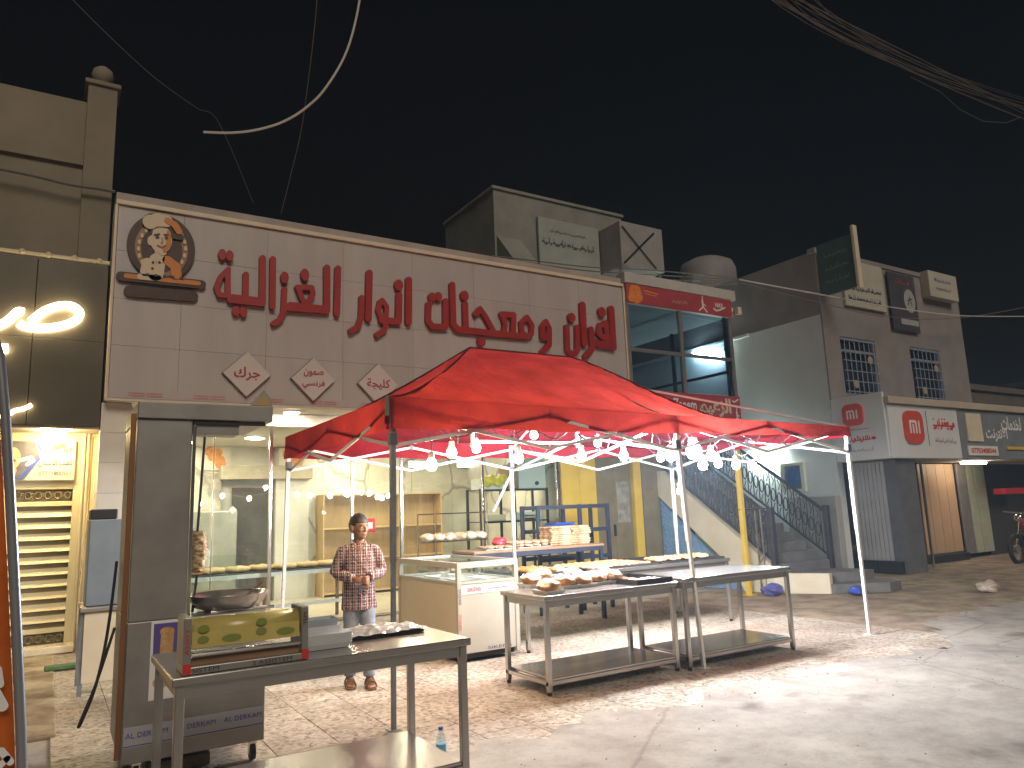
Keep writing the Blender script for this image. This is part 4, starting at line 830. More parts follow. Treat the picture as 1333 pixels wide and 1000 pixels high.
# ================================================================ gazebo
GZ = thing('gazebo', (5.2, 6.9, 0), 'red pop-up market gazebo with white scissor frame over the bakery tables', 'gazebo')
GX0, GX1, GY0, GY1 = 2.26, 8.1, 5.4, 8.4
CANV = fabric('red_canvas', (.28, .019, .030), (.30, .030, .022), .30)
def rimz(x): return 2.47-.07*max(0, (x-GX0)/(GX1-GX0))
def surf(x, y):
    r = (GX1+.03-x)/2.95; t = max(0, min((x-GX0+.03)/1.56, r, (y-GY0+.03)/1.5, (GY1+.03-y)/1.5, 1))
    pw = 1.32+1.35*max(0, min(1, (x-5.16)/1.6)); return rimz(x)+(3.32-rimz(x))*(t**pw)
nx, ny = 60, 36; mb = MB(); vs = []
for j in range(ny+1):
    for i in range(nx+1):
        x = GX0-.03+(GX1-GX0+.06)*i/nx; y = GY0-.03+(GY1-GY0+.06)*j/ny
        t = min((x-GX0+.03)/1.56, (GX1+.03-x)/2.95, (y-GY0+.03)/1.5, (GY1+.03-y)/1.5, 1); t = max(0, t)
        z = surf(x, y)
        z += .012*math.sin(x*7+y*2)*math.sin(math.pi*t)+.008*math.sin(y*9-x*3)*math.sin(math.pi*t)
        vs.append((x, y, z))
mb.add(vs, [(j*(nx+1)+i, j*(nx+1)+i+1, (j+1)*(nx+1)+i+1, (j+1)*(nx+1)+i) for j in range(ny) for i in range(nx)])
mb.build('canopy', CANV, GZ, True)
def valance(p, q, n):
    mb = MB(); vs = []; p, q = Vector(p), Vector(q); d = (q-p).normalized(); out = Vector((d.y, -d.x, 0))
    for r in range(5):
        for i in range(n+1):
            c = p.lerp(q, i/n); k = r/4; drop = .25-.13*max(0, (c.x-GX0)/(GX1-GX0))
            wv = .014*math.sin(i*.9+r*.3)*k+.02*math.sin(i*.23)*k
            vs.append((c.x+out.x*wv, c.y+out.y*wv, rimz(c.x)+.004-drop*k*(1+.04*math.sin(i*.5))))
    mb.add(vs, [(r*(n+1)+i, r*(n+1)+i+1, (r+1)*(n+1)+i+1, (r+1)*(n+1)+i) for r in range(4) for i in range(n)]); mb.build('valance', CANV, GZ, True)
e = .034
valance((GX0-e, GY0-e, 0), (GX1+e, GY0-e, 0), 60); valance((GX1+e, GY0-e, 0), (GX1+e, GY1+e, 0), 30); valance((GX1+e, GY1+e, 0), (GX0-e, GY1+e, 0), 60); valance((GX0-e, GY1+e, 0), (GX0-e, GY0-e, 0), 30)
SEAM = M('dark_red_seam', (.10, .012, .015), rough=.8)
for a, b in (((GX0, GY0), (3.8, 6.9)), ((GX0, GY1), (3.8, 6.9)), ((GX1, GY0), (5.16, 6.9)), ((GX1, GY1), (5.16, 6.9)), ((3.8, 6.9), (5.16, 6.9))):
    pts = []
    for k in range(17):
        x = a[0]+(b[0]-a[0])*k/16; y = a[1]+(b[1]-a[1])*k/16; pts.append((x, y, surf(x, y)+.006))
    MB().tube(pts, .011, 6).build('seam', SEAM, GZ)
MB().bbox(GX0-.045, GX0-.037, GY0-.045, GY0+.05, 2.26, 2.49, .003).build('corner_strap', BLACK, GZ)
legs = [((GX0, GY0), (2.24, 5.39), GREYPOLE), ((5.30, GY0), (5.42, 5.38), WPOLE), ((GX1, GY0), (8.11, 5.40), WPOLE), ((GX0, GY1), (2.2, 8.4), WPOLE), ((5.2, GY1), (5.2, 8.4), WPOLE), ((GX1, GY1), (8.1, 8.4), WPOLE)]
for (ax, ay), (bx, by), m in legs:
    lg = MB().bar((bx+(ax-bx)*.55, by+(ay-by)*.55, 1.2), (ax, ay, rimz(ax)-.02), .040, .040).build('leg', m, GZ)
    MB().bar((bx, by, .0), (bx+(ax-bx)*.56, by+(ay-by)*.56, 1.25), .032, .032).build('inner_leg', m, lg)
    MB().bbox(bx-.045, bx+.045, by-.045, by+.045, 0, .008, .002).build('foot_plate', m, lg)
    MB().bbox(ax-.032, ax+.032, ay-.032, ay+.032, 2.10, 2.19, .006).build('slider', M('grey_plastic', (.10, .10, .11), rough=.5), lg)
    for k in range(4): MB().ball((bx+(ax-bx)*.4-.017, by-.017, .72+k*.09), .005, 1).build('pin_hole', BLACK, lg)
def scissor(p, q, n):
    p, q = Vector(p), Vector(q); zt, zb = 2.37, 2.09; d = (q-p)/n; off = Vector((d.y, -d.x, 0)).normalized()*.012
    for k in range(n):
        a, b = p+d*k, p+d*(k+1)
        up = (k % 2 == 0)
        MB().bar((a.x+off.x, a.y+off.y, zb if up else zt), (b.x+off.x, b.y+off.y, zt if up else zb), .014, .028).build('truss_bar', WPOLE, GZ); MB().bar((a.x-off.x, a.y-off.y, zt if up else zb), (b.x-off.x, b.y-off.y, zb if up else zt), .014, .028).build('truss_bar', WPOLE, GZ)
        if k: MB().bbox(a.x-.022, a.x+.022, a.y-.022, a.y+.022, (zb if up else zt)-.03, (zb if up else zt)+.03, .005).build('truss_joint', MATS['grey_plastic'], GZ)
for y in (GY0, GY1): scissor((GX0, y, 0), (5.25, y, 0), 2); scissor((5.25, y, 0), (GX1, y, 0), 2)
for x in (GX0, 5.25, GX1): scissor((x, GY0, 0), (x, GY1, 0), 2)
for x, z in ((3.8, 3.30), (5.2, 3.28)):
    MB().bar((x, 6.9, 2.25), (x, 6.9, z), .035, .035).build('centre_pole', WPOLE, GZ)
    for a in ((GX0, GY0), (GX0, GY1)) if x < 4 else ((GX1, GY0), (GX1, GY1), (5.25, GY0), (5.25, GY1)): MB().bar((x, 6.9, z-.18), (a[0], a[1], 2.40), .018, .022).build('rafter', WPOLE, GZ)
MB().bar((5.22, 8.38, 2.10), (4.93, 8.45, 1.55), .03, .03).build('loose_strut', GREYPOLE, GZ)
MB().bar((3.8, 6.9, 2.30), (5.2, 6.9, 2.30), .02, .03).build('centre_bar', WPOLE, GZ)

# lamps under the gazebo
BG = EM('bulb_glow_white', (.90, .95, 1.0), 620); BW = EM('bulb_glow_warm', (1.0, .74, .42), 520); BIG = EM('flood_bulb_glow', (.80, .90, 1.0), 820)
GRP = 'bulbs strung under the red gazebo'
def bulb(px, py, Y, mat, label, r=.047, hang=.16):
    c = aty(px, py, Y); t = thing('light_bulb', (c.x, Y, c.z), label, 'bulb', GRP)
    MB().lathe((c.x, Y, c.z), [(.004, -r), (r*.7, -r*.72), (r, 0), (r*.78, r*.7), (r*.5, r*1.15)], 12).build('globe', mat, t, True)
    MB().lathe((c.x, Y, c.z+r*1.16), [(r*.5, 0), (r*.6, .01), (r*.55, .055), (r*.2, .065)], 10).build('socket', M('bulb_socket', (.30, .29, .28), rough=.5), t)
    MB().tube([(c.x, Y, c.z+r*1.16+.06), (c.x+.015, Y+.01, c.z+r*1.16+.06+hang*.5), (c.x-.01, Y+.03, min(c.z+r*1.16+.06+hang, 2.42))], .005, 6).build('flex', BLACK, t)
WL_, CL_ = 'warm glowing bulb hanging under the gazebo beside the boy', 'white glowing bulb hanging under the red gazebo'
for px, py, Y in ((562, 606, 5.75), (588, 590, 6.1), (675, 597, 5.9)): bulb(px, py, Y, BW, WL_)
for px, py, Y in ((620, 584, 6.9), (695, 567, 7.4), (757, 594, 6.2), (778, 577, 7.2), (812, 594, 5.95), (860, 596, 6.5), (880, 582, 5.9), (935, 604, 6.3), (958, 606, 6.0)): bulb(px, py, Y, BG, CL_)
bulb(903, 588, 5.85, BIG, 'largest white flood bulb hanging by the middle gazebo leg', .085)
for px, py, Y in ((873, 594, 5.8), (926, 594, 6.05), (915, 606, 6.3)): bulb(px, py, Y, BG, CL_, .055)
bulb(884, 640, 5.62, BW, 'small bare bulb hanging low against the middle gazebo leg', .024)
t = thing('power_cable', (4.5, 5.6, 2.3), 'thin looped flex strung along the gazebo front truss', 'cable')
pts = [];
for k in range(60): x = 2.6+k*.085; pts.append((x, 5.62+.05*math.sin(k*.7), 2.24+.05*math.sin(k*1.1)))
MB().tube(pts, .006, 6).build('flex', BLACK, t)
R6 = random.Random(4)
for k in range(9):
    x = 2.9+k*.55; y = 5.7+R6.uniform(0, 1.0); MB().tube(smooth([(x, 5.5, 2.33), (x+.1, (5.5+y)/2, 2.16-R6.uniform(0, .1)), (x+.05+R6.uniform(0, .3), y, 2.30)]), .0045, 5).build('flex_loop', BLACK, t)

# ================================================================ steel tables
def steel_table(x0, x1, y0, y1, h, label, shelf=.14, split=False, mat=STEEL):
    t = thing('steel_table', ((x0+x1)/2, (y0+y1)/2, 0), label, 'table', 'stainless steel tables')
    top = MB().bbox(x0, x1, y0, y1, h-.04, h, .006).build('table_top', mat, t)
    ap = MB(); k = .03
    for q in ((x0+k, x1-k, y0+k, y0+k+.012), (x0+k, x1-k, y1-k-.012, y1-k), (x0+k, x0+k+.012, y0+k+.02, y1-k-.02), (x1-k-.012, x1-k, y0+k+.02, y1-k-.02)): ap.box(*q, h-.10, h-.042)
    ap.build('apron', mat, t)
    xs = [x0+.02, x1-.06]
    for x in xs:
        for y in (y0+.02, y1-.06):
            lg = MB().bbox(x, x+.042, y, y+.042, .03, h-.041, .004).build('leg', mat, t); MB().lathe((x+.021, y+.021, 0), [(.02, 0), (.022, .03)], 10).build('foot', BLACK, lg)
    if shelf:
        MB().bbox(x0+.063, x1-.063, y0+.03, y1-.03, shelf-.022, shelf, .005).build('shelf', mat, t); MB().bar((x0+.02, y0+.04, shelf-.04), (x1-.02, y0+.04, shelf-.04), .03, .03).build('rail', mat, t); MB().bar((x0+.02, y1-.04, shelf-.04), (x1-.02, y1-.04, shelf-.04), .03, .03).build('rail', mat, t)
        for x in (x0+.04, x1-.04): MB().bar((x, y0+.06, shelf-.04), (x, y1-.06, shelf-.04), .03, .03).build('rail', mat, t)
    return t
steel_table(.52, 2.08, 3.86, 4.66, .85, 'steel table carrying the yellow film roll and foam trays', shelf=.20)
steel_table(3.64, 5.19, 5.42, 6.16, .82, 'steel table holding sugared rolls on foam trays')
steel_table(5.215, 6.80, 5.36, 6.10, .85, 'bare steel table beside the middle gazebo leg')
steel_table(4.55, 7.85, 7.15, 8.25, .82, 'long steel table of pastries behind the sugared rolls', shelf=0)
DTOP = M('dark_tray', (.03, .028, .03), (.06, .055, .05), sc=5, rough=.45, metal=.4)
def tray(x0, x1, y0, y1, z, label, mat=DTOP, h=.025, grp='black baking trays', cat='tray', name='baking_tray'):
    t = thing(name, ((x0+x1)/2, (y0+y1)/2, z), label, cat, grp); MB().box(x0, x1, y0, y1, z+.001, z+.006).build('base', mat, t); r = MB()
    for q in ((x0, x1, y0, y0+.008), (x0, x1, y1-.008, y1), (x0, x0+.008, y0+.008, y1-.008), (x1-.008, x1, y0+.008, y1-.008)): r.box(*q, z+.0065, z+h)
    r.build('rim', mat, t); return t
# mid table load
BUN = M('golden_crust', (.30, .12, .03), (.52, .26, .08), sc=9, rough=.55, bump=.35, bsc=18, lo=.38, hi=.6)
SUGAR = M('iced_crust', (.30, .13, .04), (.46, .23, .08), sc=9, rough=.6, bump=.35, bsc=20, lo=.38, hi=.6)
def icing(m):
    n, L, p = nodes_of(m); geo = n.new('ShaderNodeNewGeometry'); sx = n.new('ShaderNodeSeparateXYZ'); L.new(geo.outputs['Normal'], sx.inputs[0]); tc = n.new('ShaderNodeTexCoord')
    no = n.new('ShaderNodeTexNoise'); no.inputs['Scale'].default_value = 16; no.inputs['Detail'].default_value = 5; L.new(tc.outputs['Object'], no.inputs['Vector'])
    ad = n.new('ShaderNodeMath'); ad.operation = 'MULTIPLY_ADD'; ad.inputs[1].default_value = 1.3; L.new(no.outputs[0], ad.inputs[0]); L.new(sx.outputs[2], ad.inputs[2])
    r = n.new('ShaderNodeValToRGB'); e = r.color_ramp.elements; e[0].position = .98; e[0].color = (0, 0, 0, 1); e[1].position = 1.0; mr = n.new('ShaderNodeMapRange'); mr.inputs[1].default_value = .95; mr.inputs[2].default_value = 1.25; L.new(ad.outputs[0], mr.inputs[0])
    old = p.inputs['Base Color'].links[0].from_socket; mx = n.new('ShaderNodeMix'); mx.data_type = 'RGBA'; L.new(mr.outputs[0], mx.inputs[0]); L.new(old, mx.inputs[6]); mx.inputs[7].default_value = (.74, .71, .66, 1); L.new(mx.outputs[2], p.inputs['Base Color'])
icing(SUGAR)
FOAM = M('white_foam', (.74, .75, .76), rough=.5)
def foam_tray(x, y, z, w_, d_, label=None, grp='foam trays', parent=None):
    p = [(x-w_/2, y-d_/2), (x+w_/2, y-d_/2), (x+w_/2, y+d_/2), (x-w_/2, y+d_/2)]; mb = MB(); vs = []
    for s, zz in ((.86, 0), (1, .03), (.97, .03), (.84, .006)): vs += [(x+(a-x)*s, y+(b-y)*s, z+zz) for a, b in p]
    fs = [(3, 2, 1, 0), (12, 13, 14, 15)]
    for r in range(3):
        for k in range(4): fs.append((r*4+k, r*4+(k+1) % 4, (r+1)*4+(k+1) % 4, (r+1)*4+k))
    return mb.add(vs, fs)
rr2 = random.Random(21)
n = 0
for px, py in ((692, 762), (714, 771), (735, 764), (757, 762), (776, 759), (796, 757), (706, 755), (746, 754), (781, 749)):
    c = atz(px, py, .83); t = thing('foam_tray', (c.x, c.y, .82), 'white foam tray under a sugared roll on the steel table', 'tray', 'foam trays under the sugared rolls')
    foam_tray(c.x, c.y, .821, .20, .26).build('tray', FOAM, t)
    t = thing('sugared_roll', (c.x, c.y, .83), 'fat sugared roll under cling film on a foam tray', 'pastry', 'sugared rolls on the steel table')
    b = MB().ball((c.x, c.y, .885), .1, 4, (.98, 1.2, .58), .05, n); b.v = [(v[0], v[1], v[2]+.006*math.sin(v[0]*70+n)+.005*math.sin(v[1]*60-n*2)) for v in b.v]; b.build('roll', SUGAR, t, True)
    mb = MB(); vs = []
    for j_ in range(9):
        for i_ in range(9):
            u, v = i_/8, j_/8; hh = max(0, 1-((u-.5)*2)**2)*max(0, 1-((v-.5)*2)**2); vs.append((c.x+(u-.5)*.215, c.y+(v-.5)*.275, .852+.108*hh**.55+.007*rr2.random()))
    mb.add(vs, [(j_*9+i_, j_*9+i_+1, (j_+1)*9+i_+1, (j_+1)*9+i_) for j_ in range(8) for i_ in range(8)]).build('cling_film', FILM, t); n += 1
tray(4.72, 5.17, 5.46, 6.10, .82, 'black baking tray of powdered biscuits on the steel table corner', h=.05)
PWD = M('powdered_biscuit', (.76, .73, .70), (.55, .45, .36), sc=14, rough=.9)
CHOC = M('brown_biscuit', (.16, .07, .035), (.28, .13, .06), sc=10, rough=.7)
GOLD = M('golden_biscuit', (.46, .25, .08), (.66, .43, .19), sc=12, rough=.7, bump=.3, bsc=40, rand=.12)
rr = random.Random(3)
def bits(cx0, cx1, cy0, cy1, z, n, r, mat, label, grp, name='biscuit', flat=.5, layers=1, cat='pastry'):
    me = MB().ball((0, 0, 0), r, 2, (1.15, .9, flat), .06, n).mesh(name, mat, smooth=True)
    cols = max(1, int((cx1-cx0)/(2.15*r))); rows = max(1, int((cy1-cy0)/(1.95*r))); k = 0
    for l in range(layers):
        for i in range(cols):
            for j in range(rows):
                if k >= n: return
                o = bpy.data.objects.new(name, me); COL.objects.link(o); tag(o, label, cat, grp)
                o.location = (cx0+(i+.5)*(cx1-cx0)/cols+rr.uniform(-.2, .2)*r, cy0+(j+.5)*(cy1-cy0)/rows+rr.uniform(-.2, .2)*r, z+r*flat*(1+l*1.5)); o.rotation_euler = (rr.uniform(-.15, .15), rr.uniform(-.15, .15), rr.uniform(0, 6)); k += 1
bits(4.80, 5.14, 5.53, 5.75, .826, 14, .034, PWD, 'powdered white biscuit on the black baking tray', 'powdered biscuits'); bits(4.80, 5.0, 5.78, 6.05, .826, 10, .034, CHOC, 'dark brown biscuit on the black baking tray', 'brown biscuits')
# long back table load
for a, b, lab in ((4.6, 5.4, 'black baking tray of round golden buns on the long table'), (5.45, 6.6, 'black baking tray of small golden biscuits on the long table'), (6.65, 7.8, 'black baking tray of long loaves on the long table')): tray(a, b, 7.2, 8.15, .82, lab)
bits(4.65, 5.1, 7.24, 7.75, .826, 16, .058, BUN, 'round golden brown bun on the long table', 'golden buns', 'bun', .6)
for k, (x, y) in enumerate(((5.2, 7.42), (5.28, 7.62))): tag(foam_tray(x, y, .827, .2, .16).build('paper_tray', FOAM), 'white paper tray among the golden buns', 'tray', 'paper trays among the buns')
bits(5.5, 6.55, 7.25, 8.0, .826, 84, .046, GOLD, 'small flat golden biscuit on the long table', 'flat golden biscuits', 'biscuit', .4)
LOAF = M('pale_loaf', (.50, .30, .12), (.68, .50, .28), sc=6, rough=.6, bump=.25, bsc=15, rand=.08)
def loaf(x, y, z, l, wd, rz, label, grp, mat=LOAF, hgt=.5):
    mb = MB(); prof = []
    for k in range(13):
        u = k/12; prof.append((max(.004, wd*math.sqrt(max(0, 1-(2*u-1)**4))), (u-.5)*l))
    mb.lathe((0, 0, 0), prof, 14); mb.v = [(v[2], v[0], v[1]*hgt+wd*hgt+.006*math.sin(v[2]*40)) for v in mb.v]
    me = mb.mesh('loaf', mat, smooth=True); o = bpy.data.objects.new('loaf', me); COL.objects.link(o); o.location = (x, y, z); o.rotation_euler = (0, 0, rz); return tag(o, label, 'bread', grp)
for k in range(8): loaf(6.78+.13*k, 7.5+.05*(k % 2), .827, .42, .058, 1.25+.1*rr.random(), 'long pale loaf on the long steel table', 'long loaves')
loaf(7.72, 7.62, .827, .3, .05, .4, 'small loaf at the end of the long steel table', None)
# raised navy table
t = thing('raised_table', (5.8, 8.9, 0), 'navy steel table with a wooden top heaped with sesame bread', 'table')
MB().bbox(4.72, 6.88, 8.62, 9.25, 1.01, 1.045, .006).build('table_top', wood('table_wood', (.22, .13, .07), (.34, .21, .12), (.8, 9, 9)), t)
for x in (4.75, 6.83):
    for y in (8.65, 9.2): MB().box(x-.025, x+.025, y-.025, y+.025, 0, 1.008).build('leg', NAVY, t)
for y in (8.65, 9.2): MB().box(4.776, 6.804, y-.02, y+.02, .95, 1.008).build('apron', NAVY, t)
for x in (4.75, 6.83): MB().box(x-.018, x+.018, 8.676, 9.174, .70, .76).build('side_rail', NAVY, t)
SES = M('sesame_bread', (.40, .22, .10), (.66, .47, .29), sc=16, rough=.75, bump=.4, bsc=50, lo=.4, hi=.6, rand=.10)
fl = MB().bbox(-.17, .17, -.16, .16, 0, .03, .013).mesh('sesame_flatbread', SES, smooth=True)
for sx in (6.22, 6.57):
    for k in range(9):
        o = bpy.data.objects.new('sesame_flatbread', fl); COL.objects.link(o); tag(o, 'square sesame flatbread in the tall stack on the raised table', 'bread', 'stacked sesame flatbreads')
        o.location = (sx+rr.uniform(-.015, .015), 8.92+rr.uniform(-.03, .03), 1.046+k*.0295); o.rotation_euler = (0, 0, rr.uniform(-.12, .12))
for a, b in ((4.95, 5.4), (5.45, 6.0)): tray(a, b, 8.7, 9.15, 1.045, 'thin pale tray of sesame bread on the raised table', M('tray_alu', (.55, .53, .5), rough=.4, metal=.8), .015, 'thin trays on the raised table')
bits(5.0, 5.4, 8.72, 9.1, 1.052, 14, .062, SES, 'flat sesame bread piece on the raised table', 'sesame pieces', 'sesame_bread', .35); bits(5.45, 6.0, 8.72, 9.1, 1.052, 24, .062, SES, 'flat sesame bread piece on the raised table', 'sesame pieces', 'sesame_bread', .42, 2)
tag(MB().ball((5.42, 9.12, 1.13), .10, 3, (1.2, .8, .7), .12, 5).build('red_bag', M('red_plastic', (.5, .04, .06), rough=.35)), 'crumpled red plastic bag on the raised table', 'bag')
# navy rack
t = thing('navy_rack', (7.0, 9.6, 0), 'navy steel rack with three shelves behind the raised table', 'rack')
for x in (6.33, 7.12, 7.68):
    for y in (9.5, 9.95): MB().box(x-.03, x+.03, y-.02, y+.02, 0, 1.62).build('post', NAVY, t)
for z in (.8, 1.22, 1.585):
    for y in (9.5, 9.95): MB().box(6.36, 7.09, y-.022, y+.022, z-.03, z+.03).build('rail', NAVY, t); MB().box(7.15, 7.65, y-.022, y+.022, z-.03, z+.03).build('rail', NAVY, t)
for z in (1.22,): MB().box(6.36, 7.65, 9.523, 9.927, z-.01, z+.012).build('shelf', NAVY, t)
for k in range(3): tag(MB().bbox(6.62+.03*k, 7.0+.03*k, 9.55, 9.85, 1.252+.032*k, 1.281+.032*k, .008).build('blue_tray', M('blue_plastic', (.03, .10, .42), rough=.4)), 'blue plastic tray stacked on the navy rack', 'tray', 'blue trays on the navy rack')
# black rack in the shop
t = thing('black_rack', (7.5, 12.2, 0), 'black steel shelf rack inside the shop with baskets on top', 'rack')
RX0, RX1, RY0, RY1 = 6.6, 8.05, 11.75, 12.25
for x in (RX0, RX1, 7.32):
    for y in (RY0, RY1): MB().box(x-.02, x+.02, y-.02, y+.02, .014, 1.97).build('post', DTOP, t)
for z in (.75, 1.38, 1.96): MB().box(RX0+.021, RX1-.021, RY0+.021, RY1-.021, z-.015, z).build('shelf', DTOP, t)
for z in (.75, 1.38, 1.95):
    for a, b in ((RX0+.021, 7.299), (7.341, RX1-.021)): MB().box(a, b, RY0-.012, RY0+.012, z-.03, z-.001).build('rail', DTOP, t)
t = thing('plastic_basket', (6.85, 12, 1.96), 'white basket with yellow bags spilling out on the black rack', 'basket')
mb = MB()
for x0, x1, y0, y1 in ((6.66, 7.16, 11.80, 11.815), (6.66, 7.16, 12.185, 12.2), (6.66, 6.675, 11.816, 12.184), (7.145, 7.16, 11.816, 12.184)): mb.box(x0, x1, y0, y1, 1.962, 2.16)
mb.box(6.66, 7.16, 11.8, 12.2, 1.9605, 1.9615).build('body', WHITE, t)
YB = M('yellow_plastic', (.72, .62, .05), rough=.4)
for k in range(4): MB().ball((6.8+.1*k, 11.80+.04*(k % 2), 2.10+.03*(k % 2)), .11, 3, (1, .8, .9), .14, k).build('yellow_bag', YB, t)
t = thing('white_box', (7.8, 12, 1.96), 'pale blue-white carton on the end of the black rack', 'box'); MB().bbox(7.45, 8.06, 11.78, 12.2, 1.962, 2.55, .008).build('carton', M('pale_carton', (.56, .62, .60), rough=.6), t); MB().ball((7.85, 11.77, 2.06), .05, 2, (1, .2, .8)).build('printed_mark', INKDARK, t)
t = thing('brown_box', (7.33, 12, 1.96), 'brown carton standing between the basket and white box', 'box'); MB().bbox(7.24, 7.43, 11.82, 12.15, 1.962, 2.42, .006).build('carton', M('cardboard', (.34, .20, .10), rough=.8), t)
for k, (x, z) in enumerate(((6.8, 1.38), (7.5, 1.38))): tag(MB().bbox(x, x+.36, 11.8, 12.1, z+.002, z+.12, .01).build('carton', M('buff_carton', (.52, .46, .30), rough=.7)), 'flat buff carton on the black rack middle shelf', 'box', 'cartons on the black rack')
for k in range(3): tag(MB().bbox(7.45, 7.95, 11.8, 12.15, 1.382+.05*k, 1.428+.05*k, .01).build('pale_tray', M('pale_blue_tray', (.50, .58, .58), rough=.5)), 'pale blue tray on the black rack behind the navy rack', 'tray', 'pale trays on the black rack')
# display counter
t = thing('display_counter', (4.06, 7.9, 0), 'cream display counter with a glass band and white trays inside', 'counter')
CP = M('cream_laminate', (.50, .43, .29), (.56, .48, .33), sc=1.4, rough=.45); CW = M('counter_white', (.36, .335, .28), (.42, .39, .33), sc=2, rough=.45)
x0, x1, y0, y1 = 3.70, 4.46, 7.14, 8.72
MB().box(x0+.012, x0+.02, y0+.04, y1-.04, .10, .80).build('side_panel', CP, t); MB().box(x1-.02, x1-.012, y0+.04, y1-.04, .10, .80).build('side_panel', CP, t); MB().box(x0+.04, x1-.04, y0+.008, y0+.016, .10, .80).build('front_panel', CW, t); MB().box(x0+.04, x1-.04, y1-.016, y1-.008, .1, .8).build('back_panel', CW, t)
MB().box(x0+.03, x1-.03, y0+.03, y1-.03, .78, .80).build('deck', WHITE, t); MB().box(x0+.05, x1-.05, y0+.05, y1-.05, .04, .099).build('plinth', DARK, t)
for x in (x0, x1-.05):
    for y in (y0, y1-.05): MB().bbox(x, x+.05, y, y+.05, .05, 1.03, .005).build('corner_post', CW, t)
for q in ((x0+.051, x1-.051, y0+.002, y0+.045), (x0+.051, x1-.051, y1-.045, y1-.002), (x0+.002, x0+.045, y0+.051, y1-.051), (x1-.045, x1-.002, y0+.051, y1-.051)): MB().box(*q, .97, 1.03).build('top_rail', CW, t); MB().box(*q, .805, .83).build('bottom_rail', CW, t)
for q in ((x0+.05, x1-.05, y0+.02, y0+.026), (x0+.02, x0+.026, y0+.05, y1-.05), (x1-.026, x1-.02, y0+.05, y1-.05)): MB().box(*q, .832, .968).build('glass_pane', GLASS, t)
MB().box(x0+.05, x1-.05, y0+.05, y1-.05, 1.005, 1.011).build('glass_top', GLASS, t)
MB().box(x0+.052, x1-.052, y0+.003, y0+.0075, .70, .79).build('tape', M('tape_grey', (.60, .60, .60), rough=.4), t); text_mb('SIKENS', (3.90, y0+.003, .745), .17, .045, bold=.01).build('tape_lettering', INKRED, t); squig_mb(4, (4.2, y0+.003, .745), .25, .03).build('tape_lettering', INKDARK, t)
text_mb('SIKENS', (x0+.025, y0, .42), .16, .03, right=(0, 0, 1), up=(-1, 0, 0)).build('tape_lettering', INKRED, t); text_mb('SIKENS', (x0+.025, y0, .68), .16, .03, right=(0, 0, 1), up=(-1, 0, 0)).build('tape_lettering', INKDARK, t); text_mb('SIKENS', (4.2, y0+.008, .13), .3, .03).build('tape_lettering', INKDARK, t)
for k in range(4): tag(foam_tray(3.95+.27*(k % 2), 7.45+.6*(k//2), .802, .24, .45).build('white_tray', FOAM), 'white tray lying inside the glass display counter', 'tray', 'white trays in the display counter')
# wire shelf with bread behind the counter
t = thing('wire_stand', (4.6, 9.6, 0), 'slim wire stand with a small shelf of bagged bread behind the counter', 'stand')
sx0, sx1, sy = 4.42, 5.55, 9.7
for x in (sx0, 4.7, sx1): MB().tube([(x, sy, 0), (x, sy, 1.55)], .010, 6).build('upright', CHROME, t)
for z in (1.55, 1.16): MB().tube([(sx0, sy, z), (sx1, sy, z)], .010, 6).build('bar', CHROME, t)
MB().box(sx0, sx1, sy-.16, sy+.16, 1.155, 1.162).build('shelf', GLASS, t)
BAG = M('bread_in_film', (.74, .68, .56), (.60, .42, .22), sc=7, rough=.3, rand=.08)
for k in range(6): tag(MB().ball((sx0+.14+k*.17, sy-.02, 1.225), .095, 3, (1.05, 1.1, .62), .08, k).build('bagged_bread', BAG, smooth=True), 'bagged pale bread roll on the slim wire stand', 'bread', 'bagged rolls on the wire stand')
for k in range(6): tag(MB().ball((4.3+k*.17, 8.95, .92), .085, 3, (1.05, 1.0, .7), .08, k+9).build('bagged_bread', BAG, smooth=True), 'bagged roll on the low bench behind the display counter', 'bread', 'bagged rolls on the low bench')
t = thing('low_bench', (4.7, 8.95, 0), 'low wooden bench of bagged rolls behind the display counter', 'bench'); MB().bbox(4.15, 4.70, 8.8, 9.12, .82, .85, .005).build('top', MATS['table_wood'], t)
MB().bbox(4.70, 5.35, 8.76, 9.15, .815, .845, .005).build('side_top', MATS['table_wood'], t)
for x in (4.18, 5.3):
    for y in (8.83, 9.07): MB().box(x-.02, x+.02, y-.02, y+.02, 0, .814).build('leg', NAVY, t)
# bread table at the glass
t = thing('bread_table', (3.1, 12, 0), 'long narrow table of flat loaves just inside the shop glass', 'table')
MB().bbox(1.5, 4.15, 11.62, 12.12, .77, .80, .005).build('table_top', DTOP, t); MB().box(1.5, 4.15, 11.60, 11.618, .72, .78).build('front_rail', WPOLE, t); MB().box(1.6, 4.1, 11.66, 11.70, .25, .30).build('lower_rail', WPOLE, t)
for x in (1.6, 2.8, 4.05):
    for y in (11.66, 12.06): MB().box(x-.022, x+.022, y-.022, y+.022, .014, .768).build('leg', M('wood_leg', (.20, .11, .06), rough=.7), t)
FLATB = M('flat_loaf_crust', (.55, .34, .13), (.72, .52, .26), sc=4, rough=.7, bump=.2, bsc=20, rand=.06)
for k in range(7): loaf(1.75+k*.345, 11.84+.04*(k % 2), .80, .40, .15, .1*rr.random(), 'flat golden loaf on the narrow table inside the glass', 'flat loaves behind the glass', FLATB, .32)
tag(MB().ball((1.95, 12.0, 1.02), .16, 3, (.8, .7, 1.1), .10, 3).build('flour_bag', M('white_cloth', (.66, .64, .60), rough=.8)), 'white knotted bag standing among the flat loaves', 'bag')
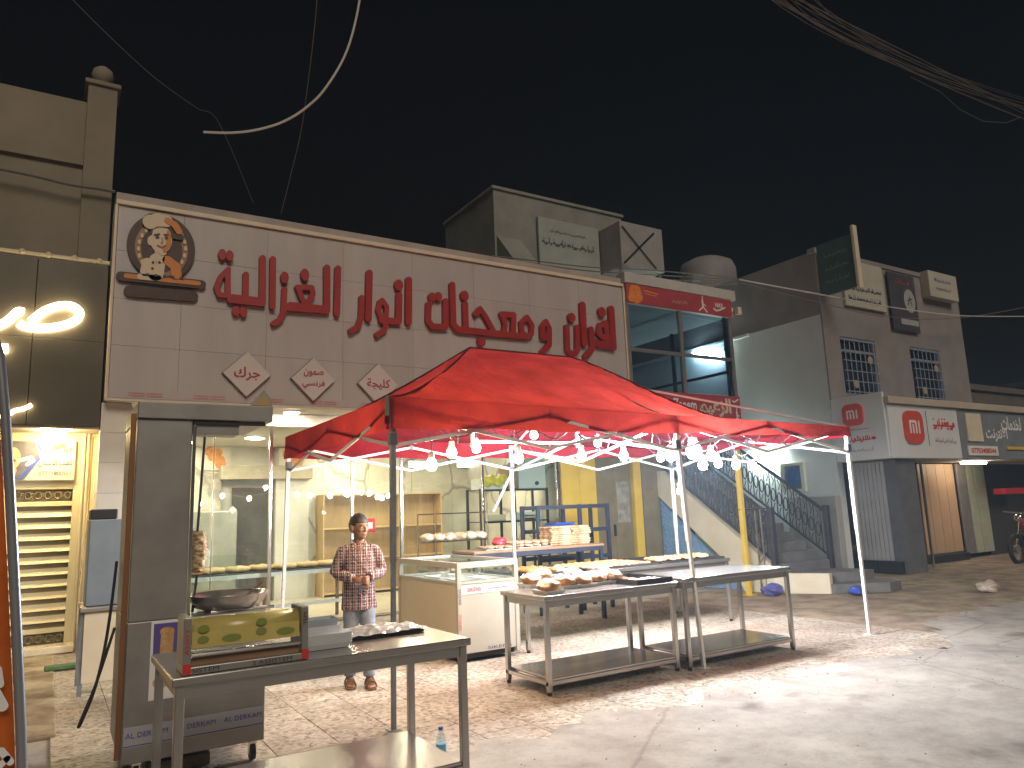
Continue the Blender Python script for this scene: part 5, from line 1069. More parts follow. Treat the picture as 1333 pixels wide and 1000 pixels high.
t = thing('grey_cabinet', (1.5, 13, 0), 'pale grey metal cabinet behind the shop glass beside the skewer', 'cabinet'); MB().bbox(1.25, 1.85, 12.6, 13.1, .014, 1.35, .01).build('case', M('pale_grey_metal', (.34, .38, .40), (.40, .44, .46), sc=2, rough=.5), t); MB().bbox(1.88, 1.96, 12.62, 12.7, .014, 1.38, .006).build('side_strip', CHROME, t)
t = thing('oven', (3.0, 14.6, 0), 'dull steel oven front against the shop back wall', 'oven'); MB().bbox(1.9, 2.95, 14.4, 15.1, .014, 1.75, .015).build('body', M('oven_steel', (.28, .26, .20), (.36, .34, .27), sc=3, rough=.4, metal=.5), t)
for k in range(4): MB().tube([(2.05, 14.37, .5+k*.3), (2.3, 14.37, .5+k*.3)], .018, 8).build('handle', DARK, t)
# wooden shelf unit
WSH = wood('oak_veneer', (.50, .33, .14), (.62, .44, .22), (8, 8, .6), .45)
ax = aty(420, 640, 14.75); bx = aty(574, 640, 14.75); t = thing('wood_shelf_unit', ((ax.x+bx.x)/2, 14.9, 0), 'tall oak shelf unit with empty shelves at the shop back wall', 'shelf unit')
sx0, sx1, zt = ax.x, bx.x, 2.02
MB().box(sx0, sx1, 15.10, 15.17, .014, zt).build('back', WSH, t)
for x in (sx0, sx0+(sx1-sx0)*.62, sx1-.03): MB().bbox(x, x+.03, 14.70, 15.098, .014, zt, .003).build('upright', WSH, t)
for z in (.06, .70, 1.32, zt-.03):
    for a, b in ((sx0+.032, sx0+(sx1-sx0)*.62-.002), (sx0+(sx1-sx0)*.62+.032, sx1-.032)): MB().box(a, b, 14.71, 15.097, z, z+.028).build('shelf', WSH, t)

# ================================================================ shawarma kiosk
t = thing('shawarma_kiosk', (.87, 5.7, 0), 'tall dark steel shawarma cabinet on castors with an open roasting bay', 'kiosk')
KX0, KX1, KY0, KY1 = .45, 1.29, 5.30, 6.20
MB().bbox(KX0, KX1, KY0, KY1, .13, .955, .006).build('base_cabinet', STEELD, t)
MB().bbox(KX0+.003, .785, KY0+.004, KY1-.004, .957, 2.232, .006).build('side_column', STEELD, t)
MB().bbox(KX0, 1.305, KY0-.02, KY1, 2.235, 2.345, .006).build('hood', STEELD, t); MB().bbox(.79, 1.09, KY0+.02, KY0+.2, 2.14, 2.233, .005).build('burner_shield', STEELD, t); MB().bbox(.79, 1.26, KY0, KY0+.018, 2.205, 2.233, .003).build('hood_lip', DARK, t)
MB().bbox(KX0-.035, KX0-.003, KY0+.02, KY0+.05, .16, 2.27, .004).build('gate_lit_edge', M('gate_lit_edge', (.35, .17, .08), rough=.4, metal=.7), t)  # orange gate light on the cabinet's left side, put into this strip's colour
MB().prism([(1.15, 2.346), (1.24, 2.46), (1.30, 2.39), (1.30, 2.346)], KY0-.015, KY0).build('bent_flap', STEELD, t); MB().prism([(1.18, 2.347), (1.235, 2.435), (1.28, 2.38), (1.28, 2.347)], KY0-.02, KY0-.0155).build('flap_inside', M('flap_tan', (.45, .30, .12), rough=.6), t)
MB().bbox(.787, .808, KY0-.004, KY0+.02, .96, 2.20, .003).build('bay_edge', CHROME, t)
MB().box(.81, 1.26, 6.12, 6.126, .96, 1.30).build('rear_guard', GLASS, t)
for x in (KX0+.09, KX1-.06):
    for y in (KY0+.07, KY1-.09):
        cw = MB().tube([(x-.016, y, .052), (x+.016, y, .052)], .05, 16).build('castor_wheel', BLACK, t); MB().bbox(x-.028, x+.028, y-.03, y+.03, .104, .128, .004).build('castor_fork', CHROME, cw)
        MB().box(x+.017, x+.023, y-.02, y+.02, .04, .103).build('fork_arm', CHROME, cw); MB().box(x-.023, x-.017, y-.02, y+.02, .04, .103).build('fork_arm', CHROME, cw)
TAPEW = M('tape_pale', (.40, .40, .44), rough=.35)
MB().box(KX0+.008, KX1-.008, KY0-.004, KY0-.0015, .225, .345).build('protective_tape', TAPEW, t)
for cx in (.585, .865, 1.15): text_mb('AL DERKAM', (cx, KY0-.004, .295), .235, .030).build('tape_lettering', INKBLUE, t)
MB().box(KX0+.008, KX1-.008, KY0-.0055, KY0-.0042, .232, .237).build('tape_line', INKBLUE, t)
MB().box(.585, .765, KY0-.004, KY0-.0015, .48, .95).build('poster_border', INKWHITE, t); MB().box(.60, .75, KY0-.006, KY0-.0042, .72, .935).build('poster_blue', M('poster_violet', (.10, .07, .28), rough=.5), t)
MEATP = M('meat_print', (.45, .24, .08), (.62, .40, .18), sc=30, rough=.5)
ink_mb([([(.675, .74), (.68, .87)], .075), ('e', .677, .885, .042, .026)], KY0-.0065, .002, .006).build('poster_meat', MEATP, t); ink_mb([('e', .65, .58, .045, .036)], KY0-.0045, .002, .006).build('poster_wrap', MEATP, t)
MB().box(.767, 1.17, KY0-.004, KY0-.0015, .505, .532).build('tape_strip', TAPEW, t)
tag(MB().bbox(.62, .98, 5.42, 5.62, .008, .085, .01).build('rusty_plank', M('rusty_tray', (.16, .12, .09), (.30, .26, .2), sc=9, rough=.8)), 'rusty worn plank lying under the kiosk', 'plank')
SY = 5.55
sp = thing('meat_skewer', (.88, SY, .96), 'vertical skewer with a stub of layered roasted meat in the kiosk bay', 'skewer')
ROD = M('dark_rod', (.08, .08, .085), rough=.35, metal=.8)
MB().tube([(.905, SY, 2.20), (.875, SY, 1.48)], .009, 8).build('rod', ROD, sp); MB().tube([(.885, SY, 1.24), (.86, SY, .96)], .009, 8).build('rod', ROD, sp)
mb = MB(); prof = []
for k in range(27): u = k/26; prof.append((.036+.014*math.sin(u*3)+.003*math.sin(k*2.4)+.006*rr.random(), .27*u))
mb.lathe((.884, SY, 1.225), prof, 22); mb.v = [(v[0]+.005*math.sin(v[2]*110+v[1]*190), v[1]+.005*math.cos(v[2]*90+v[0]*120), v[2]) for v in mb.v]
mb.build('meat', M('roast_meat', (.26, .14, .05), (.66, .52, .30), sc=26, rough=.5, bump=.8, bsc=45, lo=.42, hi=.58, stretch=(1, 1, 2)), sp, True)
MB().ball((.895, SY, 1.212), .075, 2, (1, 1, .16), .15, 4).build('drip_plate', MATS['roast_meat'], sp)
p = thing('steel_pan', (1.09, SY, .955), 'wide shallow steel pan with a ladle on the kiosk', 'pan')
MB().lathe((1.09, SY, .97), [(.18, 0), (.215, .01), (.245, .055), (.265, .094), (.270, .098), (.263, .096), (.238, .056), (.207, .016), (.01, .012)], 40).build('bowl', STEEL, p, True)
MB().lathe((1.09, SY, 1.005), [(.205, 0), (.205, .004)], 28).build('oil', M('cooking_fat', (.30, .20, .10), rough=.2), p); MB().tube([(1.19, SY+.03, 1.01), (1.33, SY+.05, 1.115)], .008, 8).build('ladle_handle', M('wood_handle', (.16, .08, .04), rough=.6), p)
MB().tube([(.95, SY-.16, .963), (1.36, SY-.16, .963)], .011, 8).build('pan_rest', CHROME, p)
# cable at the kiosk side
tag(MB().tube(smooth([(.43, 6.1, 1.30), (.40, 5.95, 1.0), (.36, 5.8, .72), (.31, 5.72, .50), (.25, 5.68, .34), (.235, 5.70, .31), (.26, 5.76, .36), (.32, 5.85, .50), (.37, 5.95, .64), (.435, 6.05, .85)]), .010, 8).build('kiosk_cable', BLACK), 'black cable looping down the side of the kiosk', 'cable')
tag(MB().tube(smooth([(.44, 11.4, 2.75), (.43, 11.35, 1.9), (.38, 10.6, 1.2), (.32, 9.6, .6), (.33, 9.2, .28), (.42, 9.0, .2)]), .012, 8).build('gas_hose', M('hose_brown', (.25, .16, .06), rough=.5)), 'brown hose running down the pillar to the floor', 'hose')
# side table with steel box behind kiosk
t = thing('side_table', (.55, 8.6, 0), 'small table with pale legs behind the kiosk', 'table')
MB().bbox(.30, .95, 8.25, 8.95, .76, .80, .006).build('table_top', STEELD, t); MB().box(.34, .9, 8.29, 8.31, .12, .755).build('skirt', CREAM, t)
for x in (.33, .92):
    for y in (8.32, 8.9): MB().box(x-.02, x+.02, y-.02, y+.02, 0, .755).build('leg', GREYPOLE, t)
t = thing('steel_box', (.6, 8.6, .8), 'blue-grey steel cabinet box on the small table by the pillar', 'box'); MB().bbox(.34, .80, 8.35, 8.85, .805, 1.62, .008).build('case', M('blue_grey_steel', (.22, .27, .33), (.28, .33, .39), sc=3, rough=.45, metal=.4), t); MB().bbox(.345, .58, 8.40, 8.80, 1.622, 1.72, .01).build('lid_box', BLACK, t); MB().box(.70, .79, 8.342, 8.348, .95, 1.5).build('side_label', INKBLUE, t)
tag(MB().bbox(.05, .40, 9.9, 10.05, .013, .06, .015).build('green_strip', M('green_rubber', (.06, .13, .04), (.10, .18, .07), sc=12, rough=.8)), 'short strip of green turf at the gate threshold', 'turf strip')
MB().bbox(-.55, .36, 11.2, 11.49, .013, .10, .01).build('threshold_step', YW, C)

# ================================================================ things on the front table
t = thing('film_dispenser', (.85, 3.97, .85), 'steel film dispenser with a yellow printed roll on the front table', 'dispenser')
ASG = M('dispenser_steel', (.42, .40, .37), rough=.35, metal=.8)
MB().bbox(.57, 1.16, 3.89, 4.12, .852, .885, .004).build('base', ASG, t)
for x in (.57, 1.125): MB().bbox(x, x+.035, 3.895, 4.10, .886, 1.11, .004).build('end_plate', ASG, t); MB().box(x+.0, x+.035, 3.888, 3.894, .855, .90).build('red_corner', INKRED, t)
YF = M('yellow_printed_film', (.46, .38, .10), (.56, .47, .16), sc=3, rough=.25)
MB().tube([(.607, 3.99, 1.035), (1.123, 3.99, 1.035)], .062, 24).build('film_roll', YF, t, True)
MB().add([(.61, 3.927, 1.04), (1.12, 3.927, 1.04), (1.12, 3.915, .965), (.61, 3.915, .965), (.61, 3.931, 1.04), (1.12, 3.931, 1.04), (1.12, 3.919, .965), (.61, 3.919, .965)], [(0, 1, 2, 3), (7, 6, 5, 4), (3, 2, 6, 7), (0, 4, 5, 1), (0, 3, 7, 4), (1, 5, 6, 2)]).build('hanging_film', YF, t)
MB().tube([(.61, 3.91, .935), (1.12, 3.91, .935)], .012, 10).build('cutter_bar', CHROME, t); MB().box(.61, 1.12, 3.93, 3.94, .886, .92).build('wood_slat', MATS['table_wood'], t)
GRN = M('green_print', (.20, .24, .05), rough=.5)
it = []
for cx, cz in ((.66, 1.0), (.93, 1.01), (.66, 1.05), (.93, 1.055)): it.append(('e', cx, cz, .026, .018))
for cx, cz in ((.79, .995), (1.05, .998)): it.append(('e', cx, cz, .045, .018))
for q in it: ink_mb([q], 3.9165, .002, .004).build('film_print', GRN, t)
for s, cx in (('SISTEM', .67), ('S ASSISTEM', .98)): text_mb(s, (cx, 3.889, .8685), .12 if cx < .8 else .19, .02).build('lettering', INKDARK, t)
text_mb('ASSIST', (.587, 3.894, 1.0), .12, .018, right=(0, 0, 1), up=(-1, 0, 0)).build('lettering', INKRED, t); text_mb('TEM', (1.142, 3.894, 1.05), .06, .018, right=(0, 0, 1), up=(-1, 0, 0)).build('lettering', INKDARK, t)
for k in range(5): tag(foam_tray(1.33, 4.18, .852+k*.012, .26, .20).build('foam_tray', FOAM), 'white foam tray in the stack beside the yellow film roll', 'tray', 'stacked foam trays on the front table')
for k in range(3): tag(foam_tray(1.31, 4.20, .915+k*.012, .20, .15).build('foam_tray', FOAM), 'small grey-white foam tray on top of the tray stack', 'tray', 'small foam trays on the stack')
mb = MB(); vs = []
for s_, zz in ((.84, 0), (1, .055), (.96, .055), (.80, .008)): vs += [(1.31+(a)*s_, 4.20+(b)*s_, .95+zz) for a, b in ((-.09, -.065), (.09, -.065), (.09, .065), (-.09, .065))]
tag(mb.add(vs, [(3, 2, 1, 0), (12, 13, 14, 15)]+[(r*4+k, r*4+(k+1) % 4, (r+1)*4+(k+1) % 4, (r+1)*4+k) for r in range(3) for k in range(4)]).build('plastic_tub', M('grey_tub', (.40, .44, .48), rough=.4)), 'grey rectangular plastic tub crowning the tray stack', 'tub')
t = thing('wrapped_tray', (1.72, 4.42, .85), 'shallow dark tray wrapped in crumpled clear film on the front table', 'tray')
MB().bbox(1.48, 1.98, 4.27, 4.56, .852, .866, .004).build('base', DTOP, t); mb = MB(); vs = []
for j in range(11):
    for i in range(17): u = i/16; v = j/10; vs.append((1.46+.54*u, 4.25+.33*v, .868+.03*math.sin(math.pi*u)*math.sin(math.pi*v)+.012*rr.random()))
mb.add(vs, [(j*17+i, j*17+i+1, (j+1)*17+i+1, (j+1)*17+i) for j in range(10) for i in range(16)]).build('crumpled_film', M('milky_film', (.62, .62, .62), rough=.2), t)
t = thing('water_bottle', (2.13, 4.3, .0), 'small clear water bottle with a blue cap behind the front table leg', 'bottle')
bx_, by_ = 2.17, 4.46
CLR = glass('bottle_plastic', (.86, .92, .96), .3)
MB().lathe((bx_, by_, 0), [(.028, 0), (.032, .01), (.032, .05), (.029, .06), (.032, .07), (.032, .15), (.026, .18), (.013, .205), (.013, .215)], 16).build('body', CLR, t, True); MB().lathe((bx_, by_, .2155), [(.015, 0), (.015, .018)], 12).build('cap', M('blue_cap', (.03, .12, .5), rough=.4), t); MB().lathe((bx_, by_, .075), [(.0328, 0), (.0328, .06)], 16).build('paper_label', M('bottle_label', (.15, .40, .65), rough=.5), t)

# ================================================================ orange feather flag
t = thing('feather_flag', (-.05, 3.0, 0), 'orange advertising flag on a curved grey pole beside the gate', 'flag')
FP = [aty(x, y, 3.0) for x, y in ((-40, 385), (-12, 425), (0, 465), (7, 540), (13, 640), (18, 740), (23, 850), (27, 940), (29, 1000))]; FP.append(Vector((FP[-1].x+.01, 3.0, .02)))
MB().tube(FP, .016, 10).build('pole', M('flag_pole_grey', (.34, .36, .40), rough=.35, metal=.6), t, True); MB().lathe((FP[-1].x, 3.0, 0), [(.2, 0), (.19, .03), (.05, .05)], 20).build('base', BLACK, t)
mb = MB(); vs = []; n_ = 24; m_ = 12
def onpole(z):
    for a, b in zip(FP[:-1], FP[1:]):
        if b.z <= z <= a.z: return a.lerp(b, (a.z-z)/(a.z-b.z)).x
    return FP[-1].x
for j in range(n_+1):
    z = 2.05-1.85*j/n_; xp = onpole(min(z, FP[0].z))-.018
    for i in range(m_+1): vs.append((xp-.55*i/m_, 3.0+.025*math.sin(i*1.1+j*.25)*(i/m_+.1), z))
mb.add(vs, [(j*(m_+1)+i, j*(m_+1)+i+1, (j+1)*(m_+1)+i+1, (j+1)*(m_+1)+i) for j in range(n_) for i in range(m_)]).build('cloth', fabric('orange_flag_cloth', (.55, .13, .03), (.6, .16, .03), .3), t, True)
def onflag(px, py): v = aty(px, py, 2.985); return (v.x, v.z)
for q in (([onflag(-6, 900), onflag(4, 918)], .03), ([onflag(2, 975), onflag(14, 990)], .02), ([onflag(-2, 870), onflag(1, 890)], .02), ([onflag(-5, 1000), onflag(10, 985)], .018)): ink_mb([q], 2.965, .003, .006).build('flag_print', INKWHITE, t)

# ================================================================ overhead cables
CAB = M('weathered_cable', (.10, .085, .075), (.20, .17, .15), sc=9, rough=.6)
t = thing('cable_bundle', aty(1150, 70, 6), 'thick tangled bundle of overhead cables across the night sky', 'cables')
R3 = random.Random(11)
for k in range(16):
    a = aty(955+R3.uniform(0, 110), -30, 5.0+R3.uniform(-.2, .2)); m = aty(1150+R3.uniform(-8, 8), 68+R3.uniform(-16, 14), 5.6+R3.uniform(-.1, .1)); b = aty(1345, 152+R3.uniform(-28, 8), 6.6); pts = []
    for i in range(25):
        u = i/24; p = a*(1-u)**2*1.0+2*u*(1-u)*(m*2-(a+b)*.5)+b*u*u; pts.append(p+Vector((0, R3.uniform(-.004, .004), .012*math.sin(u*9+k))))
    MB().tube(pts, R3.choice((.004, .005, .0065)), 6).build('strand', CAB, t)
a = [aty(x, y, 5.9) for x, y in ((1185, 100), (1225, 120), (1250, 143), (1280, 158), (1310, 160), (1330, 152))]; MB().tube(a, .005, 6).build('loose_strand', CAB, t)
PALE = M('pale_cable', (.60, .58, .56), rough=.45); DK = M('thin_dark_cable', (.16, .14, .13), rough=.6)
def curve(name, pxs, Y0, Y1, r, mat, label):
    P = [aty(x, y, Y0+(Y1-Y0)*i/(len(pxs)-1)) for i, (x, y) in enumerate(pxs)]; pts = []
    for i in range(len(P)-1):
        p0, p1, p2, p3 = P[max(i-1, 0)], P[i], P[i+1], P[min(i+2, len(P)-1)]
        for k in range(6):
            u = k/6; pts.append(.5*((2*p1)+(-p0+p2)*u+(2*p0-5*p1+4*p2-p3)*u*u+(-p0+3*p1-3*p2+p3)*u**3))
    pts.append(P[-1]); tag(MB().tube(pts, r, 6).build(name, mat), label, 'cable')
curve('overhead_cable', ((265, 172), (300, 173), (335, 169), (370, 158), (400, 139), (425, 113), (452, 65), (468, 0), (470, -60)), 7, 6, .011, PALE, 'pale curved cable hanging loose in the dark sky')
curve('overhead_cable', ((366, 278), (378, 230), (392, 170), (402, 100), (411, 20), (414, -40)), 10.8, 6, .005, DK, 'thin wire rising from the fascia top into the sky')
curve('overhead_cable', ((85, -10), (140, 45), (200, 100), (255, 140), (285, 160), (330, 265)), 8, 10.8, .004, DK, 'thin faint wire sloping down to the fascia by the tan pilaster')
curve('overhead_cable', ((962, 364), (1060, 382), (1160, 400), (1250, 411), (1340, 412)), 9.6, 9.2, .014, PALE, 'pale sagging cable from the showroom to the corner building')
curve('overhead_cable', ((962, 368), (1060, 392), (1150, 412), (1250, 414), (1345, 398)), 9.6, 9.2, .010, DK, 'dark sagging cable under the pale one at the corner building')
curve('overhead_cable', ((-10, 218), (40, 228), (90, 240), (130, 246), (150, 250)), 11.3, 11.3, .022, DK, 'dark cable strapped along the tan wall above the rope moulding')
for k, lab in enumerate(('lowest', 'second lowest', 'middle', 'second highest', 'uppermost')): curve('overhead_cable', ((640+k*6, 333+k*2), (700, 340+k*4), (770, 348+k*5), (850, 352+k*6), (960, 362+k*2)), 11.6, 11.2, .012, DK, lab+' dark cable of the run along the fascia top towards the showroom')
# ================================================================ the boy
def melt(mb, name, mat, parent, vox, smooth_it=6, fac=.5):
    me = mb.mesh(name, None); o = bpy.data.objects.new(name, me); COL.objects.link(o)
    r = o.modifiers.new('r', 'REMESH'); r.mode = 'VOXEL'; r.voxel_size = vox
    s = o.modifiers.new('s', 'SMOOTH'); s.iterations = smooth_it; s.factor = fac
    dg = bpy.context.evaluated_depsgraph_get(); dg.update(); me2 = bpy.data.meshes.new_from_object(o.evaluated_get(dg)); bpy.data.objects.remove(o); bpy.data.meshes.remove(me)
    me2.name = name; me2.materials.append(mat)
    for p in me2.polygons: p.use_smooth = True
    o = bpy.data.objects.new(name, me2); COL.objects.link(o); o.parent = parent; return o
boy = thing('person', (0, 0, 0), 'person in a plaid shirt and jeans standing with hands clasped, looking aside', 'person')
SKIN = M('skin', (.25, .13, .078), (.31, .17, .105), sc=9, rough=.5)
HT = math.radians(32)
def hd(x, y, z):
    x, y, z = x*1.06, y*1.05, 1.338+(z-1.365)*1.085; return (x*math.cos(HT)-y*math.sin(HT), x*math.sin(HT)+y*math.cos(HT), z)
def hball(mb, c, rad, seed=0):
    k = MB().ball((0, 0, 0), 1, 3, rad); k.v = [hd(v[0]+c[0], v[1]+c[1], v[2]+c[2]) for v in k.v]; return mb.add(k.v, k.f)
b = MB()
hball(b, (0, 0, 1.487), (.074, .092, .098)); hball(b, (0, -.022, 1.428), (.060, .066, .072)); hball(b, (0, -.052, 1.392), (.034, .034, .030)); hball(b, (0, -.055, 1.45), (.055, .035, .035))
for s in (-1, 1): hball(b, (s*.076, .008, 1.462), (.013, .022, .032)); hball(b, (s*.030, -.082, 1.478), (.017, .008, .006)); hball(b, (s*.034, -.070, 1.443), (.018, .016, .016)); hball(b, (s*.013, -.090, 1.438), (.009, .010, .007))
hball(b, (0, -.094, 1.452), (.0105, .016, .026)); hball(b, (0, -.101, 1.440), (.012, .013, .010)); hball(b, (0, -.084, 1.413), (.024, .010, .0065)); hball(b, (0, -.083, 1.403), (.020, .010, .007))
b.tube([(0, .015, 1.22), (0, .012, 1.32), hd(0, .005, 1.43)], [.062, .047, .050], 14)
b.tube([(0, .01, .80), (0, .01, 1.05), (0, .01, 1.26)], [.09, .085, .09], 14)
for s in (-1, 1):
    b.tube([(s*.06, .01, 1.245), (s*.145, .01, 1.235), (s*.215, .03, 1.03), (s*.075, -.165, .985), (s*.045, -.19, .978)], [.04, .04, .032, .024, .022], 10)
    b.tube([(s*.07, .01, .84), (s*.08, -.01-.05*(s > 0), .47), (s*.083, .01-.10*(s > 0), .09), (s*.083, .015-.10*(s > 0), .045)], [.06, .045, .032, .030], 10)
    fy = -.10*(s > 0)
    b.tube([(s*.083, .045+fy, .036), (s*.085, -.03+fy, .040), (s*.088, -.12+fy, .028)], [.028, .033, .034], 10)
    for k in range(5): b.tube([(s*.088+(k-2)*.0145, -.135+fy+abs(k-2+s*.8)*.006, .026), (s*.088+(k-2)*.0155, -.172+fy+abs(k-2+s*.8)*.010, .018)], [.0088, .0070], 6)
# right hand laid over the left
b.ball((-.022, -.205, .972), 1, 3, (.044, .019, .036))
for k in range(4): b.tube([(.012, -.220, .996-k*.018), (.040, -.235, .990-k*.019), (.060, -.222, .984-k*.018)], [.0092, .0088, .0072], 7)
b.tube([(-.03, -.205, 1.0), (-.005, -.222, 1.018), (.018, -.232, 1.017)], [.011, .010, .008], 7)
b.ball((.046, -.196, .958), 1, 3, (.034, .021, .042))
for k in range(4): b.tube([(.070-k*.018, -.202, .925), (.062-k*.019, -.212, .897+.003*k), (.052-k*.018, -.204, .875+.006*k)], [.0090, .0086, .0070], 7)
melt(b, 'body', SKIN, boy, .0052, 3, .4)
EYEM = M('eye_dark', (.02, .015, .012), rough=.15); EYEW = M('eye_white', (.55, .52, .48), rough=.3); HAIR = M('black_hair', (.012, .010, .009), (.03, .025, .022), sc=30, rough=.55, stretch=(1, 1, .2), bump=.5, bsc=70)
for s in (-1, 1):
    e = MB(); hball(e, (s*.030, -.0845, 1.466), (.0135, .006, .0055)); eo = e.build('eye', EYEW, boy, True); e = MB(); hball(e, (s*.030+.004, -.0895, 1.466), (.0058, .0022, .0055)); e.build('iris', EYEM, eo, True)
    e = MB(); e.tube([hd(s*.012, -.0935, 1.4825), hd(s*.030, -.0915, 1.487), hd(s*.052, -.078, 1.482)], [.0035, .0042, .002], 6); e.build('eyebrow', HAIR, boy)
e = MB(); e.tube([hd(-.020, -.088, 1.4085), hd(0, -.094, 1.408), hd(.020, -.088, 1.4085)], [.0012, .003, .0012], 6); e.build('lips', M('lip_tone', (.26, .10, .075), rough=.45), boy)
h = MB().ball((0, 0, 0), 1, 5, (1, 1, 1)); hv = []; R4 = random.Random(5)
for x, y, z in h.v:
    lim = .12 if y < -.55 else (-.12 if y < -.1 else (-.42 if y < .2 else -.66))
    k = 1.0+.02*math.sin(x*9+z*5)*math.sin(y*7)+.012*R4.uniform(-1, 1)
    if z < lim: k = .80
    hv.append(hd(x*.0805*k, .006+y*.0995*k, 1.494+z*.100*k))
h.v = hv; h.build('hair', HAIR, boy, True)
PL = plaid(); s_ = MB(); rings = [(.685, .168, .118, 0), (.72, .166, .116, 0), (.80, .158, .110, 0), (.92, .150, .102, .0), (1.05, .155, .104, .0), (1.16, .162, .105, .005), (1.23, .155, .092, .01), (1.275, .110, .070, .012), (1.30, .066, .060, .012)]
n = 28; vs = [];
for z, rx, ry, oy in rings:
    for k in range(n): a = 2*math.pi*k/n; wv = 1+.03*math.sin(a*5+z*13)*(z < 1.1)+.02*math.sin(a*9+z*40)*(z < .95); vs.append((rx*wv*math.cos(a), oy+ry*wv*math.sin(a), z))
s_.add(vs, [(i*n+k, i*n+(k+1) % n, (i+1)*n+(k+1) % n, (i+1)*n+k) for i in range(len(rings)-1) for k in range(n)]+[tuple(range(n-1, -1, -1)), tuple((len(rings)-1)*n+k for k in range(n))])
for s in (-1, 1):
    s_.tube([(s*.10, .01, 1.245), (s*.150, .012, 1.225), (s*.185, .02, 1.14), (s*.222, .032, 1.035), (s*.19, -.03, 1.01), (s*.13, -.11, .998), (s*.085, -.158, .988)], [.055, .062, .057, .055, .051, .045, .040], 16)
    s_.tube([(s*.092, -.152, .989), (s*.072, -.170, .986)], [.044, .044], 14)
melt(s_, 'shirt', PL, boy, .008, 4, .45)
cl = MB()
for s in (-1, 1):
    cl.add([(s*.004, -.062, 1.262), (s*.050, -.075, 1.232), (s*.072, -.035, 1.300), (s*.060, .03, 1.332), (s*.048, .03, 1.335), (s*.052, -.030, 1.312), (s*.006, -.070, 1.268)], [(0, 1, 2), (0, 2, 6), (6, 2, 5), (2, 3, 5), (3, 4, 5)])
cl.build('collar', PL, boy)
pk = MB().box(-.006, .006, -.121, -.112, .70, .86); pk.build('placket', PL, boy)
DEN = M('faded_denim', (.16, .19, .25), (.28, .32, .38), sc=7, rough=.85, bump=.3, bsc=60)
j = MB(); j.tube([(0, .0, .93), (0, .0, .84), (0, .0, .765)], [.128, .132, .110], 20); j.v = [(v[0]*1.04, v[1]*.80, v[2]) for v in j.v]
for s in (-1, 1):
    q = -.05*(s > 0); f = -.10*(s > 0); rs = [.084, .078, .066, .063, .060, .054, .058, .055]
    j.tube([(s*.066, 0, .80), (s*.074, q*.5, .64), (s*.080, -.012+q, .48), (s*.082, -.004+q*1.2, .36), (s*.083, .004+f*.8, .24), (s*.083, .010+f, .15), (s*.083, .010+f, .115), (s*.083, .010+f, .09)], rs, 16)
    for z in (.14, .17, .205): j.tube([(s*.083, .010+f, z-.008), (s*.083, .010+f, z+.008)], [.058, .058], 14)
melt(j, 'jeans', DEN, boy, .009, 3, .45)
SAN = M('brown_leather', (.13, .065, .04), (.20, .11, .07), sc=14, rough=.6)
for s in (-1, 1):
    fy = -.10*(s > 0); so = MB().prismz([(s*.088+x, y+fy) for x, y in ((-.032, .08), (.032, .08), (.040, .0), (.048, -.10), (.036, -.18), (0, -.195), (-.036, -.18), (-.046, -.10), (-.038, 0))], .0, .013).build('sandal', SAN, boy)
    for y, r in ((-.115, .046), (-.075, .047), (.01, .044)): MB().tube([(s*.088+r*math.cos(a), y+fy+.004*math.sin(3*a), .012+(.058 if y < 0 else .075)*math.sin(a)) for a in np.linspace(0, math.pi, 13)], .0085, 6).build('strap', SAN, so)
boy.location = (2.56, 6.98, .003); boy.rotation_euler = (0, 0, math.radians(-14))
boy.scale = (1.0, 1.0, 1.0)
# ================================================================ parked motorbike, mostly out of the frame
t = thing('motorbike', (18.9, 8.55, 0), 'parked motorbike with a pale cover and a red tail beside the shop', 'motorbike')
for x in (18.35, 19.55):
    wh = MB(); wh.tube([(x+.30*math.cos(a), 8.4, .30+.30*math.sin(a)) for a in np.linspace(0, 2*math.pi, 25)], .05, 8, False); w_ = wh.build('wheel', BLACK, t); MB().tube([(x, 8.37, .30), (x, 8.43, .30)], .10, 12).build('hub', ALU, w_)
    for k in range(6): MB().tube([(x, 8.4, .30), (x+.27*math.cos(k*1.047), 8.4, .30+.27*math.sin(k*1.047))], .008, 5).build('spoke', ALU, w_)
MB().tube([(18.35, 8.4, .30), (18.6, 8.4, .75), (18.75, 8.4, 1.05)], .03, 8).build('fork', CHROME, t); MB().bbox(18.7, 19.3, 8.28, 8.52, .35, .62, .05).build('engine', DARK, t)
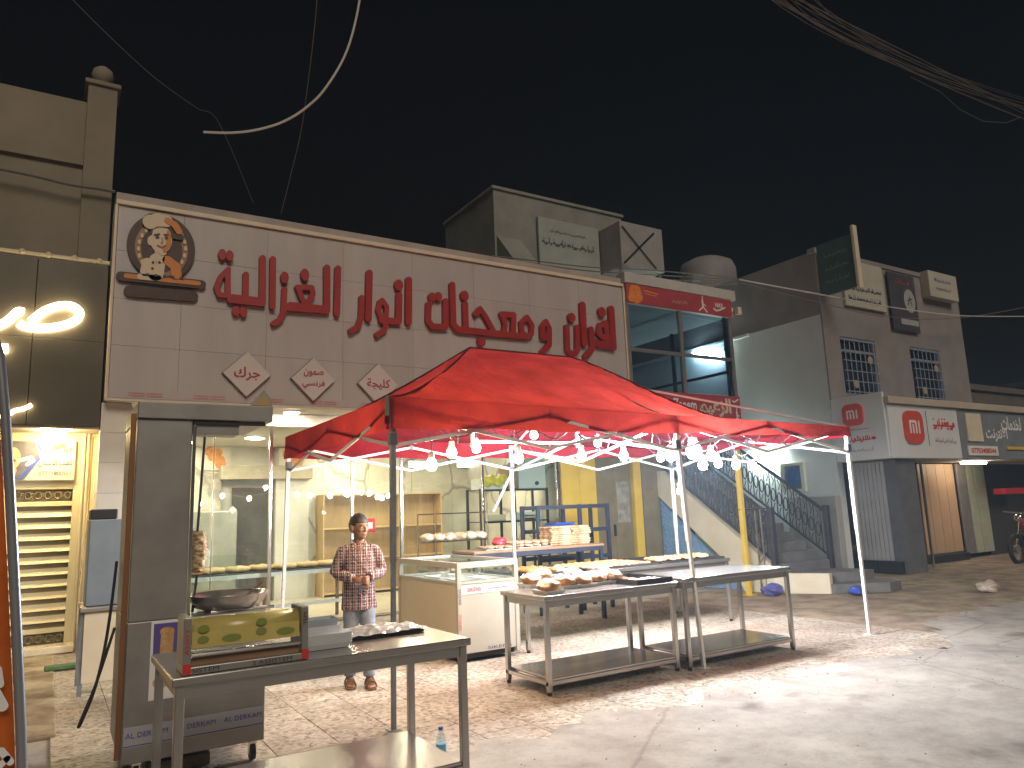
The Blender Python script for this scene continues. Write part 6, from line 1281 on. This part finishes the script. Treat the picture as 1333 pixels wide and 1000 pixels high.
MB().ball((18.95, 8.4, .82), .2, 3, (1.3, .7, .7)).build('fuel_tank', M('bike_red', (.4, .03, .04), rough=.3), t, True); MB().bbox(19.15, 19.85, 8.28, 8.52, .76, .86, .04).build('seat', BLACK, t); MB().ball((19.5, 8.4, .84), .28, 3, (1.3, .75, .55), .08, 2).build('cover', M('pale_cover', (.50, .52, .55), (.16, .18, .20), sc=5, rough=.5), t)
MB().tube([(18.72, 8.05, 1.12), (18.76, 8.4, 1.08), (18.72, 8.75, 1.12)], .018, 8).build('handlebar', CHROME, t); MB().ball((18.6, 8.4, .98), .09, 2, (.7, 1, 1)).build('headlight', CHROME, t, True); MB().tube([(19.0, 8.3, .36), (18.95, 8.15, .01)], .014, 6).build('kickstand', ALU, t)
tag(MB().bbox(20.6, 21.6, 9.5, 9.8, 1.50, 1.66, .03).build('red_awning_bar', M('bright_red_plastic', (.6, .03, .05), rough=.4)), 'bright red bar fixed beside the pale green metal posts', 'bar')
# small stones and crumbs of dirt on the road and terrace
gr = MB(); R7 = random.Random(2)
for k in range(420):
    x = R7.uniform(-.5, 12); y = R7.uniform(2.2, 7.5) if k % 3 else R7.uniform(3.8, 5.2); r = R7.uniform(.0025, .007)*(1.6 if R7.random() < .06 else 1)
    gr.ball((x, y, r*.4+.004), r, 1, (1.2, .9, .6), .2, k)
go = gr.build('gravel', M('grit', (.16, .14, .115), (.36, .32, .27), sc=3, rough=.9)); go['kind'] = 'stuff'; go['label'] = 'loose grit and pebbles scattered on the road'; go['category'] = 'gravel'
# ================================================================ hazy night air
hz = MB().box(-66, 116, -36, 96, -1.0, 10)
ho = hz.build('haze', None); ho['kind'] = 'stuff'; ho['label'] = 'thin bluish night haze'
hm = bpy.data.materials.new('haze_air'); hm.use_nodes = True; hn = hm.node_tree.nodes; hn.clear(); ou = hn.new('ShaderNodeOutputMaterial'); pv_ = hn.new('ShaderNodeVolumePrincipled')
pv_.inputs['Color'].default_value = (.55, .76, 1.0, 1); pv_.inputs['Density'].default_value = .0030; pv_.inputs['Anisotropy'].default_value = .35; hm.node_tree.links.new(pv_.outputs[0], ou.inputs['Volume']); ho.data.materials.append(hm)
